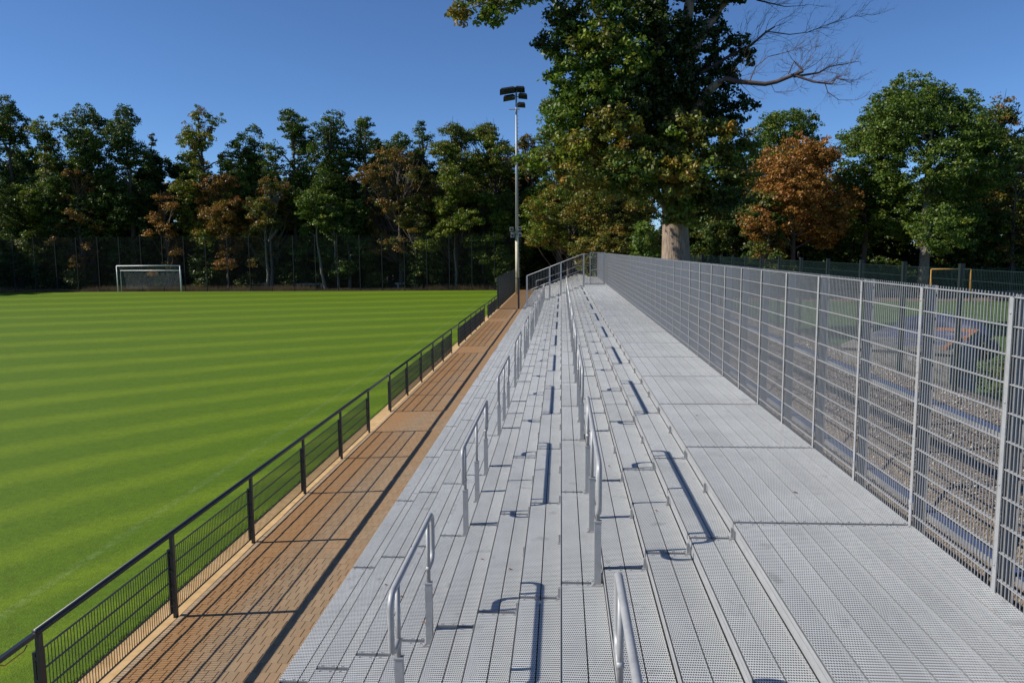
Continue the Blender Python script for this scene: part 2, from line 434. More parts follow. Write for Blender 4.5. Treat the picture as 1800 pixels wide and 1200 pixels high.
for i in range(11):
    for k in range(2): cols.append((tread_x(i)+TR*(k+.5), tread_z(i)))
for k in range(8): cols.append((DECK_X+TR*(k+.5), DECK_Z))
NMOD = 33
cand = []
for mod in range(0, NMOD):
    yc = Y_FIRST+PL*(mod+.5)
    for ci, (x, z) in enumerate(cols):
        vis = yc+PL/2 > (CAM_H-z)*1.0/.545*.98      # in front of the lower picture edge
        cand.append((0 if vis else 1, yc, ci, x, z))
cand.sort()
stuff = MB(); base = plank_mesh()
for n, (hid, yc, ci, x, z) in enumerate(cand):
    if n < 296 and not hid: obj('plank', pmesh, stand, (x, yc, z))
    else:
        o = len(stuff.v); stuff.v += [(a+x, b+yc, c+z) for a, b, c in base.v]
        for f, mi in zip(base.f, base.m): stuff.f.append(tuple(q+o for q in f)); stuff.m.append(mi); stuff.sm.append(False)
stuff.build('plank_field', [M['perf'], M['galv']], stand, kind='stuff')
# risers: one folded plate per module and step, upper lip, with a clip at each joint
rp = MB(); l = PL/2-.012
rp.box(.010, .016, -l, l, -.006, RISE-pt-.004); rp.box(-.012, .010, -l, l, RISE-pt-.012, RISE-pt-.006); rp.box(-.010, -.006, -l, l, RISE-.048, RISE-.004)
rmesh = rp.mesh('riser_plate', M['galv'])
cp = MB().box(-.028, .004, -.012, .012, .004, .11).box(-.040, .0, -.03, .03, .001, .008).mesh('clip', M['galv_bar'])
rest = MB(); rest2 = MB()
cnt = 0
for mod in range(NMOD):
    yc = Y_FIRST+PL*(mod+.5)
    for i in range(1, 12):
        x, z = tread_x(i), tread_z(i-1)
        if 3 <= mod < 16 and i >= 6: 
            obj('riser_plate', rmesh, stand, (x, yc, z)); obj('clip', cp, stand, (x-.006, yc-PL/2, z)); cnt += 1
            obj('clip', cp, stand, (x-.006, yc, z))
        else:
            for src, dst, yy, xx in ((rp, rest, yc, x),):
                o = len(dst.v); dst.v += [(a+xx, b+yy, c+z) for a, b, c in src.v]
                for f in src.f: dst.f.append(tuple(q+o for q in f)); dst.m.append(0); dst.sm.append(False)
rest.build('riser_plate_run', M['galv'], stand, kind='stuff')
# support frames under every joint (and mid-span), stepped like the treads, on short legs
def frame_mesh():
    m = MB()
    for i in range(11):
        x, z = tread_x(i), tread_z(i)-pt-.003
        m.box(x+.02, x+PITCH-.005, -.035, .035, z-.05, z)
        if i: m.box(x-.005, x+.02, -.03, .03, z-RISE-.05, z-.001)
    z = DECK_Z-pt-.003
    m.box(DECK_X+.02, 3.42, -.035, .035, z-.10, z); m.box(DECK_X-.005, DECK_X+.02, -.03, .03, z-RISE-.05, z-.001)
    for x in (-2.2, -.9, .4, 1.9, 3.3):
        i = min(11, int((x-X0)/PITCH)); zt = tread_z(i)-pt-.06
        m.box(x-.03, x+.03, -.031, .031, terr_z(x, 0)-.15, zt)
    return m
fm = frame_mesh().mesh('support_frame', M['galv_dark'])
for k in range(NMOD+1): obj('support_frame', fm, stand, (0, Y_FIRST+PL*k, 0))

# ---------------------------------------------------------------- handrails (crush barriers)
def handrail(y0, posts, name_label, x, zt, group):
    """posts: list of y offsets; rail runs over them and loops back into the end posts"""
    t = thing('handrail', name_label, 'handrail', (x, y0, zt), group)
    H, lo, ov, r = 1.31, .50, .27, .026
    L = posts[-1]
    pts = []
    def arc(cy, cz, a0, a1, rad, n=6):
        return [(0, cy+rad*math.cos(a0+(a1-a0)*q/n), cz+rad*math.sin(a0+(a1-a0)*q/n)) for q in range(n+1)]
    R = .11
    pts += [(0, .02, H-lo)]
    pts += arc(-ov+R, H-lo+R, -PI/2, -PI, R)
    pts += arc(-ov+R, H-R, PI, PI/2, R)
    pts += arc(L+ov-R, H-R, PI/2, 0, R)
    pts += arc(L+ov-R, H-lo+R, 0, -PI/2, R)
    pts += [(0, L-.02, H-lo)]
    MB().tube(pts, r, 10).build('rail_tube', M['galv'], t)
    for p in posts:
        m = MB(); m.box(-.034, .034, p-.034, p+.034, .012, .66); m.tube([(0, p, .65), (0, p, H-.01)], .021, 8)
        m.box(-.038, .038, p-.038, p+.038, .655, .667)
        po = m.build('post', M['galv'], t)
        bpm = MB().box(-.062, .062, p-.062, p+.062, 0.002, .012)
        for bx in (-.046, .046):
            for by in (-.046, .046): bpm.tube([(bx, p+by, .010), (bx, p+by, .024)], .009, 6)
        bpm.build('base_plate', M['galv'], po)
    return t
LX, RX = tread_x(4)-.065+.0, tread_x(8)-.065
LZ, RZ = tread_z(3), tread_z(7)
GL, GR = 'handrails in the left row on the treads', 'handrails in the right row on the treads'
handrail(6.24, [0, 1.5], 'nearest handrail of the left row, short and cut by the picture bottom', LX, LZ, GL)
first = None
for k in range(9):
    lab = ('farthest handrail of the left row near the end barrier' if k == 8 else '%s full-length handrail of the left row counted from the front' % ORD[k])
    y = 10.88+6.12*k
    if first is None: first = handrail(y, [0, 1.53, 3.06], lab, LX, LZ, GL)
    else: copy_thing(first, (LX, y, LZ), lab, GL)
for k in range(10):
    lab = ('nearest handrail of the right row, rising from the picture bottom' if k == 0 else
           'farthest handrail of the right row near the end barrier' if k == 9 else '%s handrail of the right row counted from the front' % ORD[k])
    copy_thing(first, (RX, 1.66+6.12*k, RZ), lab, GR)

# ---------------------------------------------------------------- tall mesh fence on the right edge of the deck
FX, FZ0, FZ1, SP = 3.44, DECK_Z-.03, 4.16, 1.53
fence = thing('mesh_fence', 'tall galvanised rod mesh fence along the back edge of the terrace deck', 'fence')
def fence_panel():
    m = MB(); n = 30
    for k in range(n):
        y = SP*(k+.5)/n
        m.tube([(0, y, FZ0-.02), (0, y, FZ1+.03)], .0048, 4, smooth=False)
    z = FZ1
    while z > FZ0+.05:
        m.tube([(-.010, .01, z), (-.010, SP-.01, z)], .0062, 4, smooth=False)
        m.tube([(.010, .01, z), (.010, SP-.01, z)], .0068, 4, smooth=False)
        z -= .222
    return m.mesh('mesh_panel', M['galv_bar'])
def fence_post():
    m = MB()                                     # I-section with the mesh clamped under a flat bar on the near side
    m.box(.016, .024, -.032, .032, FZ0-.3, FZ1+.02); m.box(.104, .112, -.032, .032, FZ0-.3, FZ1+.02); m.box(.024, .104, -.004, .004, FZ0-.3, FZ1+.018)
    return m.mesh('post', M['galv_dark'])  # darker steel copy: shade between the flanges is put into the colour
def clamp():
    m = MB(); m.box(-.026, -.018, -.027, .027, FZ0+.0, FZ1+.0)
    for z in (FZ0+.25, FZ0+.9, FZ0+1.55, FZ1-.12): m.tube([(-.033, 0, z), (-.024, 0, z)], .009, 6)
    return m.mesh('clamp_bar', M['galv'])
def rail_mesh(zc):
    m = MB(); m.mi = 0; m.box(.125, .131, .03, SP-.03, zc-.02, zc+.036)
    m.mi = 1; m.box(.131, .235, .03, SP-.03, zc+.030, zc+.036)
    return m.mesh('guard_rail', [M['galv_dark'], M['skyreflect']])
fpm, fpo, fcl = fence_panel(), fence_post(), clamp()
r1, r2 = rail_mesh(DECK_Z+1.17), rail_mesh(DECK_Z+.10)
y = 7.8-SP*5
kf = 0
while y < 88.5:
    po = obj('post', fpo, fence, (FX, y, 0)); obj('clamp_bar', fcl, po)
    if y+SP < 89:
        obj('mesh_panel', fpm, fence, (FX, y, 0))
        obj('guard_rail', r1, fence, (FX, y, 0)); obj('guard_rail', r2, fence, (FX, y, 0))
    y += SP; kf += 1

# ---------------------------------------------------------------- barrier across the far end of the stand
bar = thing('end_barrier', 'galvanised barred barrier climbing with the treads across the far end', 'barrier')
YB = 60.2
def zb(x): return .03+ (x-X0-.1)*RISE/PITCH
def ztop(x): return min(2.55+(x+2.55)*.382, 4.12)
posts = [-2.60, -.89, -.05, 1.66, 3.2]
m = MB()
xs = -2.52
while xs < 3.2:
    zlo = (tread_z(min(11, int((xs-X0)/PITCH))))+.10
    m.tube([(xs, YB, zlo), (xs, YB, ztop(xs))], .008, 4, smooth=False); xs += .115
m.build('bars', M['galv_bar'], bar)
for x in posts:
    i = min(11, int((x-X0)/PITCH))
    MB().box(x-.06, x+.06, YB-.05, YB+.03, tread_z(i)+.001, ztop(x)+.02).build('post', M['galv'], bar)
MB().tube([(-2.6, YB, ztop(-2.6)), (1.55, YB, 4.12), (2.1, YB, 4.12)], .03, 6).build('top_rail', M['galv'], bar)
MB().tube([(-2.6, YB, ztop(-2.6)-1.15), (1.6, YB, 3.0)], .025, 6).build('middle_rail', M['galv'], bar)
m = MB()
for i in range(11): m.box(tread_x(i)+.05, tread_x(i)+PITCH-.03, YB-.02, YB+.02, tread_z(i)+.06, tread_z(i)+.12)
m.box(DECK_X+.03, 3.2, YB-.02, YB+.02, DECK_Z+.06, DECK_Z+.12)
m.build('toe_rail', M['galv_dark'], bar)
MB().tube([(-1.9, YB-.05, 1.5), (-1.9, YB-.05, 2.15), (-1.2, YB-.05, 2.35), (1.2, YB-.05, 3.25), (2.1, YB-.05, 3.3)], .014, 6).build('hand_grip', M['galv'], bar)
gate = thing('deck_gate', 'tall galvanised gate leaf at the far end of the deck beside the mesh fence', 'gate', (2.12, YB-.02, DECK_Z))
gm = MB()
for k in range(18): gm.tube([(.04+k*.06, 0, .08), (.04+k*.06, 0, 2.38)], .009, 4, smooth=False)
gm.build('bars', M['galv_bar'], gate)
gm = MB().box(0, 1.12, -.025, .025, .04, .09).box(0, 1.12, -.025, .025, 2.38, 2.43).box(0, 1.12, -.02, .02, 1.10, 1.14).box(0, .05, -.026, .026, .03, 2.45).box(1.08, 1.13, -.026, .026, .03, 2.45)
gm.build('frame', M['galv'], gate)

# ---------------------------------------------------------------- dark railing along the pitch
RXL = -4.82; RS = 2.53; RY0 = 6.71
def rail_section(k0, k1, label):
    """from post k0 to post k1 inclusive"""
    t = thing('railing', label, 'railing', (RXL, RY0+RS*k0, 0), 'dark railing sections along the pitch')
    n = k1-k0
    pm_ = MB().box(-.020, .020, -.03, .03, 0, 1.06).mesh('post', M['black'])
    cl = MB(); cl.box(-.062, -.034, -.022, .022, .05, .88)
    for z in (.16, .38, .60, .82): cl.box(-.05, -.02, -.026, .026, z-.015, z+.015)
    clm = cl.mesh('clamp_bar', M['black'])
    for j in range(n+1):
        p = obj('post', pm_, t, (0, RS*j, 0)); obj('clamp_bar', clm, p)
    MB().tube([(0, -.04, 1.085), (0, RS*n+.04, 1.085)], .034, 10).build('top_rail', M['black'], t)
    pan = MB()
    for j in range(50):
        yy = .025+(RS-.05)*j/49; pan.tube([(-.045, yy, .05), (-.045, yy, .865)], .0042, 4, smooth=False)
    for z in (.06, .26, .46, .66, .86):
        for dx in (-.052, -.038): pan.tube([(dx, .02, z), (dx, RS-.02, z)], .0058, 4, smooth=False)
    pa = pan.mesh('mesh_panel', M['blackmesh'])
    for j in range(n): obj('mesh_panel', pa, t, (0, RS*j, 0))
    return t
def swing_bar(k, label, latch=False):
    t = thing('barrier_bar', label, 'barrier bar', (RXL, RY0+RS*k, 0), 'single bars closing the railing openings')
    MB().box(-.022, .022, .06, RS-.06, 1.055, 1.095).build('bar', M['black'], t)
    if latch:
        MB().tube([(.03, RS-.55, 1.05), (.035, RS-.5, 1.02), (.035, RS-.25, 1.02), (.03, RS-.2, 1.05)], .006, 6).build('latch_handle', M['yellow'], t)
    else:
        MB().tube([(.03, RS-.3, 1.04), (.03, RS-.2, 1.04)], .008, 6).build('latch_handle', M['black'], t)
swing_bar(-1, 'nearest dark bar with a small latch at the left picture edge', True)
secs = [(0, 5), (6, 11), (12, 17), (18, 21)]
names = ['nearest dark mesh railing section beside the paved path', 'second dark mesh railing section from the front beside the path',
         'third dark mesh railing section from the front beside the path', 'farthest dark mesh railing section ending at the black path gate']
for (a_, b_), nm in zip(secs, names): rail_section(a_, b_, nm)
for (k, nm) in ((5, 'thin dark bar over the first gap in the pitch railing'), (11, 'thin dark bar over the second gap in the pitch railing'), (17, 'thin dark bar over the third gap in the pitch railing')): swing_bar(k, nm)

# black gate frame across the path and the high dark mesh fence beyond it
YG = 60.6
g = thing('path_gate', 'open black gate frame standing across the paved path', 'gate', (0, YG, 0))
MB().box(-4.90, -4.72, -.06, .06, 0, 2.45).build('post', M['black'], g)
MB().box(-3.33, -3.19, -.06, .06, 0, 2.40).build('post', M['black'], g)
MB().box(-4.72, -3.33, -.03, .03, .012, .05).build('threshold', M['black'], g)
MB().box(-3.85, -3.33, -.03, .03, 2.30, 2.36).build('top_bar', M['black'], g)
def mesh_panel_generic(L, H, sv, sh, r, name, mat, z0=.05, double=False):
    m = MB(); n = max(1, int(round(L/sv)))
    for j in range(n): m.tube([(0, L*(j+.5)/n, z0), (0, L*(j+.5)/n, H)], r, 4, cap=False, smooth=False)
    z = H
    while z > z0:
        m.tube([(0, 0.01, z), (0, L-.01, z)], r*1.5, 4, cap=False, smooth=False); z -= sh
    return m.mesh(name, mat)
hf = thing('dark_mesh_fence', 'high dark mesh fence beside the path beyond the black gate', 'fence', (-4.84, YG, 0))
pp = mesh_panel_generic(RS, 2.45, .05, .2, .008, 'mesh_panel', M['blackmesh']); ppo = MB().box(-.03, .03, -.03, .03, 0, 2.5).mesh('post', M['black'])
for j in range(11):
    obj('post', ppo, hf, (0, RS*j, 0)); obj('mesh_panel', pp, hf, (0, RS*j, 0))

# ball stop fence behind the goal line
YF = 88.6
bf = thing('ball_stop_fence', 'six metre high dark ball stop mesh fence along the forest behind the pitch', 'fence')
bp = mesh_panel_generic(RS, 6.2, .10, .2, .0026, 'mesh_panel', simple('weathered_green_wire', (.05, .055, .05), .5, .3, .1, 5)); bpo = MB().box(-.03, .03, -.04, .04, 0, 6.25).mesh('post', simple('grey_green_post', (.018, .02, .018), .5, .3, .1, 5))
for j in range(42):
    x = -4.9-RS*j
    obj('post', bpo, bf, (x, YF, 0), (0, 0, PI/2)); obj('mesh_panel', bp, bf, (x, YF, 0), (0, 0, PI/2))

# ---------------------------------------------------------------- goal on the pitch
gl = thing('football_goal', 'white football goal with net on the far goal line', 'goal', (-50.5, 88.0, 0))
GW, GH = 7.4, 2.95
for x in (0, GW): MB().tube([(x, 0, 0), (x, 0, GH)], .055, 8).build('goal_post', M['white'], gl)
MB().tube([(0, 0, GH), (GW, 0, GH)], .055, 8).build('crossbar', M['white'], gl)
MB().tube([(.15, .5, 0.02), (.15, .5, GH-.55), (GW-.15, .5, GH-.55), (GW-.15, .5, 0.02)], .05, 6).build('rear_frame', M['white'], gl)
m = MB()
for k in range(50): x = .15+(GW-.3)*k/49; m.tube([(x, .03, GH-.05), (x, .5, GH-.6), (x, .55, .35)], .007, 3, cap=False)
for k in range(16): z = .35+(GH-1.0)*k/15; m.tube([(.15, .54, z), (GW-.15, .54, z)], .007, 3, cap=False)
for s_ in (.05, GW-.05):
    for k in range(12): z = .3+k*.2; m.tube([(s_, 0, z), (s_+(.1 if s_ < 1 else -.1), .52, min(z, GH-.6))], .007, 3, cap=False)
m.build('net', M['net'], gl)

# ---------------------------------------------------------------- floodlight mast
mast = thing('floodlight_mast', 'tall grey floodlight mast beside the path with climbing pegs', 'floodlight', (-4.5, 81.5, 0))
MB().tube([(0, 0, 0), (0, 0, 5.9)], .20, 12).build('base_sleeve', M['cream'], mast)
MB().tube([(0, 0, 5.9), (0, 0, 20.0)], [.175, .085], 12).build('pole', M['galv'], mast)
peg = MB()
for k in range(48): z = 1.0+k*.38; s_ = .2 if z < 5.9 else .17-.085*(z-5.9)/14; peg.tube([(s_-.02, 0, z), (s_+.16, 0, z)], .017, 4)
peg.build('climbing_pegs', M['galv_bar'], mast)
MB().box(-.55, .55, -.05, .05, 19.55, 19.65).box(-.06, .06, -.05, .9, 19.9, 20.0).build('cross_arm', M['galv_dark'], mast)
MB().box(-.70, .35, -.25, -.1, 18.30, 18.38).build('bracket', M['galv_bar'], mast)
def lamp(x, y, z, w, d, rx, ry, rz=0):
    hd = MB()
    hd._add([(-w/2, -d/2, -.05), (w/2, -d/2, -.05), (w/2, d/2, -.05), (-w/2, d/2, -.05), (-w*.36, -d*.36, .20), (w*.36, -d*.36, .20), (w*.36, d*.36, .20), (-w*.36, d*.36, .20)],
            [(4,5,6,7), (0,1,5,4), (1,2,6,5), (2,3,7,6), (3,0,4,7), (3,2,1,0)])
    o = hd.build('lamp_head', M['lampdark'], mast); o.location = (x, y, z); o.rotation_euler = (rx, ry, rz)
    MB().box(-w*.44, w*.44, -d*.44, d*.44, -.062, -.052).build('lamp_glass', M['lampglass'], o)
lamp(-.85, -.15, 20.15, 1.6, 1.0, -.38, -.16, .15); lamp(.38, .1, 20.30, .95, .95, -.35, .06)
lamp(-.72, .1, 19.50, 1.2, .85, -.38, -.18, .15); lamp(.66, -.1, 19.60, .9, .85, -.35, .10); lamp(.52, -.25, 18.72, .8, .75, -.35, .08)
for (x, z) in ((-.55, 6.55), (.28, 6.6), (-.45, 5.9), (.30, 5.95)):
    hd = MB().box(-.18, .18, -.12, .12, -.19, .19).build('work_lamp', M['galv_bar'], mast); hd.location = (x, -.22, z)
    MB().box(-.13, .13, -.135, -.125, -.13, .13).build('lamp_glass', M['lampdark'], hd)
MB().box(-.65, .42, -.12, -.06, 6.15, 6.25).build('lamp_bracket', M['galv_bar'], mast)

# ---------------------------------------------------------------- right hand side: green fences, block, yellow goal
gx = 7.45
gf = thing('green_fence', 'dark green mesh fence with thick posts beyond the gravel bank', 'fence', (gx, 0, 0))
gz = 1.80
gp = mesh_panel_generic(2.5, 4.12, .05, .2, .0030, 'mesh_panel', M['greenwire'], z0=gz+.03)
gpo = MB().box(-.042, .042, -.045, .045, gz-.2, 4.22).mesh('post', M['greenpost'])
for j in range(32):
    yy = 2.9+2.5*j; obj('post', gpo, gf, (0, yy, 0)); obj('mesh_panel', gp, gf, (0, yy, 0))
ff = thing('far_green_fence', 'low dark green fence in front of the forest beyond the second pitch', 'fence', (0, 72, 0))
fp = mesh_panel_generic(2.5, 2.6, .1, .3, .012, 'mesh_panel', M['greenwire'], z0=.2); fpo2 = MB().box(-.05, .05, -.05, .05, .1, 2.75).mesh('post', M['greenwire'])
for j in range(26):
    obj('post', fpo2, ff, (14+2.5*(j+1), 0, 0), (0, 0, PI/2)); obj('mesh_panel', fp, ff, (14+2.5*(j+1), 0, 0), (0, 0, PI/2))

def mat_graf():
    t = NT('graffiti_concrete'); p = t.pos()
    n = t.noise(p, 7, 5, .7); g1 = t.noise(p, 1.1, 2); g2 = t.noise(p, 3.2, 2)
    c = t.ramp(n, [(.3, (.16, .145, .125)), (.7, (.30, .28, .25))])
    z = t.xyz(p)[1]
    m1 = t.ramp(t.math('ADD', g1, t.math('MULTIPLY', t.math('SUBTRACT', z, 19.0), .06)), [(.58, 0.0), (.61, 1.0)])
    c = t.mix(t.math('MULTIPLY', m1, .75), c, (.06, .075, .22))
    c = t.mix(t.ramp(g2, [(.66, 0.0), (.69, .8)]), c, (.50, .50, .55))
    return t.done(t.bsdf(c, .8, 0, t.bump(n, .3, .02)))
bl = thing('concrete_block', 'low graffiti covered concrete block with brick edged top behind the green fence', 'block', (9.15, 21.1, -.30), None, math.radians(-33))
mg = mat_graf()
MB().box(-1.15, 1.15, -2.4, 2.4, .6, 2.42).build('block_body', mg, bl)
MB().box(-1.22, 1.22, -2.47, 2.47, 2.423, 2.50).build('top_slab', mg, bl)
brick = MB().box(-.055, .055, -.11, .11, 0, .07).mesh('brick', simple('orange_brick', (.42, .17, .07), .85, 0, .3, 14))
for i in range(11):
    obj('brick', brick, bl, (1.12, .0+i*.225, 2.502)); obj('brick', brick, bl, (-.15+i*.118, 2.35, 2.502)); obj('brick', brick, bl, (1.0, -2.3+i*.225, 2.502))
dom = MB(); 
for q in range(1): dom.tube([(-1.2, 2.3, 2.0), (-.6, 2.9, 2.5), (.2, 3.2, 2.6), (1.0, 2.9, 2.45), (1.4, 2.5, 1.9)], .35, 8)
dom.build('covered_heap', simple('blue_tarpaulin', (.03, .04, .10), .6, 0, .3, 4, .5, 8), bl)

yg = thing('yellow_goal', 'small yellow goal frame by the far clay strip on the right', 'goal', (28.9, 64.5, .15))
MB().tube([(3.0, 0, 0), (3.0, 0, 2.6)], .045, 8).build('goal_post', M['yellow'], yg)
MB().tube([(0, 0, 0), (0, 0, 2.6)], .045, 8).build('goal_post', M['yellow'], yg)
MB().tube([(0, 0, 2.6), (3.0, 0, 2.6)], .045, 8).build('crossbar', M['yellow'], yg)
MB().tube([(3.0, 0, 2.55), (3.7, 1.1, 0)], .04, 6).build('stay', M['yellow'], yg)
MB().tube([(0, 0, 2.3), (.7, 1.1, 0)], .04, 6).build('stay', M['yellow'], yg)

# low timber and stone strips by the second pitch and in the forest edge
wall = MB().box(0, 60, 0, .35, 0, .55).build('low_wall', simple('grey_stone_wall', (.10, .095, .09), .9, 0, .4, 2)); wall.location = (14, 71.2, .15)
tag(wall, 'long low grey wall along the clay strip behind the second pitch', 'wall')
for (x, y, L, nm) in ((-31.2, 92.0, 3.4, 'pale wooden beam lying low at the forest edge left of the pale trunks'), (-19.5, 92.6, 2.6, 'pale wooden beam lying at the forest edge right of the pale trunks'), (-37.5, 93, 2.6, 'short pale beam at the forest edge just right of the white goal')):
    b_ = MB().box(0, L, 0, .5, .55, .70).box(.2, .45, .05, .45, -.05, .55).box(L-.45, L-.2, .05, .45, -.05, .55).build('wooden_bench', simple('pale_timber', (.32, .29, .24), .8, 0, .2, 4)); b_.location = (x, y, 0)
    tag(b_, nm, 'bench')

# ---------------------------------------------------------------- foliage
def leaves_mesh(name, C, size, tint, rng, flat=.35, outward=None):
    """C (N,3) centres, size (N,), tint (N,3): one folded kite per leaf"""
    n = len(C)
    nrm = rng.normal(size=(n, 3)); nrm[:, 2] += flat*2
    if outward is not None: nrm += outward*1.1
    nrm /= np.linalg.norm(nrm, axis=1)[:, None]+1e-9
    t = rng.normal(size=(n, 3)); t[:, 2] -= .5
    t -= nrm*np.sum(t*nrm, axis=1)[:, None]; t /= np.linalg.norm(t, axis=1)[:, None]+1e-9
    b = np.cross(nrm, t)
    s = size[:, None]
    V = np.stack([C-t*s*.5, C+b*s*.30+nrm*s*.06, C+t*s*.5, C-b*s*.30+nrm*s*.06], 1).reshape(-1, 3)
    me = bpy.data.meshes.new(name)
    me.vertices.add(4*n); me.vertices.foreach_set('co', V.astype(np.float32).ravel())
    me.loops.add(4*n); me.loops.foreach_set('vertex_index', np.arange(4*n, dtype=np.int32))
    me.polygons.add(n); me.polygons.foreach_set('loop_start', np.arange(0, 4*n, 4, dtype=np.int32))
    try: me.polygons.foreach_set('loop_total', np.full(n, 4, dtype=np.int32))
    except Exception: pass
    me.update(calc_edges=True)
    at = me.color_attributes.new('tint', 'FLOAT_COLOR', 'POINT')
    col = np.ones((4*n, 4), np.float32); col[:, :3] = np.repeat(tint, 4, axis=0)
    at.data.foreach_set('color', col.ravel())
    me.materials.append(M['leaf']); return me

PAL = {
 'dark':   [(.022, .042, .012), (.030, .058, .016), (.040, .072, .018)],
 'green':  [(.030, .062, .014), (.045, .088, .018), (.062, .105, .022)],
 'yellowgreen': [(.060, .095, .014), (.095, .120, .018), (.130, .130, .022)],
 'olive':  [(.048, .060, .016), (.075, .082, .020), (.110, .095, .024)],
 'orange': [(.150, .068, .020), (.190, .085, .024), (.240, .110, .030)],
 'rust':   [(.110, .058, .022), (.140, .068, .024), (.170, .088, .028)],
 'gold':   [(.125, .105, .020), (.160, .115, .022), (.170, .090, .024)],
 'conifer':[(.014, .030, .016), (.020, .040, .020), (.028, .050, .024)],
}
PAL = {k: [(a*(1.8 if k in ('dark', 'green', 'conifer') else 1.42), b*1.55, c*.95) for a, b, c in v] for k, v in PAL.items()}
PAL['orange'] = [(.24, .105, .026), (.30, .135, .032), (.36, .18, .04)]
def tufts_to_leaves(T, R, per, leaf, pal, rng, squash=.6, mix=None, mixf=0.0):
    n = len(T); cnt = np.maximum(3, (per*rng.uniform(.6, 1.4, n)).astype(int))
    idx = np.repeat(np.arange(n), cnt); N = len(idx)
    d = rng.normal(size=(N, 3)); d /= np.linalg.norm(d, axis=1)[:, None]
    rr = R[idx]*rng.random(N)**.45
    d2 = d.copy(); d2[:, 2] *= squash
    C = T[idx]+d2*rr[:, None]
    C[:, 2] -= .25*R[idx]*(np.hypot(d[:, 0], d[:, 1]))**2
    P = np.array(PAL[pal]); w = rng.random(n)
    tc = P[0]+(P[2]-P[0])*w[:, None]
    if mix:
        Q = np.array(PAL[mix]); k = (rng.random(n) < mixf); tc[k] = (Q[0]+(Q[2]-Q[0])*rng.random(n)[:, None])[k]
    tint = tc[idx]*rng.uniform(.75, 1.3, (N, 1))*(1+rng.normal(0, .05, (N, 3)))
    return C, leaf*rng.uniform(.7, 1.35, N), np.clip(tint, .004, .9), d

def crown_lobes(rng, style, h, w, cb):
    L = []; H = h-cb
    if style == 'conifer':
        n = 11
        for i in range(n):
            q = i/(n-1); r = w/2*(1-q)**.8*.95+.25
            L.append((0, 0, cb+H*q*.95, r, r, H/n*.85))
        return L
    if style in ('round',):
        L.append((0, 0, cb+H*.55, w*.40, w*.38, H*.42))
        for i in range(13):
            a = rng.uniform(0, 2*PI); q = rng.uniform(.1, .98); rad = math.sqrt(max(0, 1-(2*q-1)**2))*w*.40*rng.uniform(.6, 1.05)
            s = rng.uniform(.13, .23)*w
            L.append((rad*math.cos(a), rad*math.sin(a), cb+H*q-s*.3, s, s, s*.8))
    elif style == 'tall':
        for i in range(26):
            q = ((i+rng.random())/26)**1.1; a = rng.uniform(0, 2*PI); rad = w*.40*(1-.50*q*q)*rng.uniform(.15, 1.08)
            s = rng.uniform(.14, .24)*w*(1-.25*q)
            L.append((rad*math.cos(a), rad*math.sin(a), cb+(H-s)*q, s, s, s*rng.uniform(.7, 1.3)))
        L.append((rng.uniform(-.08, .08)*w, 0, cb+H-.10*w, .13*w, .13*w, .14*w))
    else:  # spreading, layered
        for i in range(24):
            q = ((i+rng.random())/24)**.8; a = rng.uniform(0, 2*PI); rad = w*.42*math.sqrt(max(.05, 1-(1.5*q-.6)**2))*rng.uniform(.3, 1.05)
            s = rng.uniform(.12, .20)*w
            L.append((rad*math.cos(a), rad*math.sin(a), cb+(H-.5*s)*q, s, s, s*.5))
    return L

def make_tree(seed, h, w, cb, style, pal, mix=None, mixf=.2, dens=1.0, leaf=.22, trunk_r=None, bark='bark', lean=0.0, twigs=0, per=46):
    """returns (crown mesh, wood mesh) with the trunk foot at the origin"""
    rng = np.random.default_rng(seed); rnd = random.Random(seed)
    L = crown_lobes(rnd, style, h, w, cb)
    T = []; R = []
    for (x, y, z, rx, ry, rz) in L:
        area = 4*PI*((rx*ry+rx*rz+ry*rz)/3)
        n = max(6, int(area*1.30*dens))
        d = rng.normal(size=(n, 3)); d /= np.linalg.norm(d, axis=1)[:, None]
        rr = rng.uniform(.55, 1.0, n)[:, None]
        T.append(np.array([x+lean*z, y, z])+d*rr*np.array([rx, ry, rz])); R.append(rng.uniform(.34, .70, n)*(.7 if style == 'conifer' else 1))
    T = np.concatenate(T); R = np.concatenate(R)
    C, sz, ti, od = tufts_to_leaves(T, R, per, leaf, pal, rng, .55, mix, mixf)
    cm = leaves_mesh('crown', C, sz, ti, rng, .35, od)
    m = MB(); tr = trunk_r or .018*h
    top = (lean*h*.8, 0, h*.82)
    tp = [(0, 0, -.2), (0, 0, .3)]+[(lean*h*.8*q+rnd.uniform(-.15, .15), rnd.uniform(-.15, .15), h*.82*q) for q in (.2, .4, .6, .8, 1.0)]
    m.tube(tp, [tr*1.5, tr*1.1, tr*.95, tr*.75, tr*.55, tr*.35, tr*.1], 8)
    for (x, y, z, rx, ry, rz) in L:
        z0 = max(cb*.6, z-rnd.uniform(.2, .5)*w*.5); z0 = min(z0, h*.78)
        s = (lean*z0, 0, z0); e = (x+lean*z, y, z+.1*rz); mid = ((s[0]+e[0])/2+rnd.uniform(-.3, .3), (s[1]+e[1])/2+rnd.uniform(-.3, .3), (s[2]+e[2])/2+rnd.uniform(0, .4))
        m.tube([s, mid, e], [tr*.35, tr*.22, tr*.06], 5, cap=False)
    if twigs:
        ids = rng.integers(0, len(T), twigs)
        for i in ids:
            t_ = T[i]; s = Vector((lean*t_[2]*.8+t_[0]*.25, t_[1]*.25, max(cb*.8, t_[2]-abs(t_[0])*.9-1.0))); e = Vector(t_)+Vector((rnd.uniform(-.4, .4), 0, rnd.uniform(.2, 1.0)))
            mid = (s+e)/2+Vector((rnd.uniform(-.3, .3), rnd.uniform(-.2, .2), -.15))
            m.tube([s, mid, e], [.05, .035, .012], 3, cap=False)
    return cm, m.mesh('trunk', M[bark])

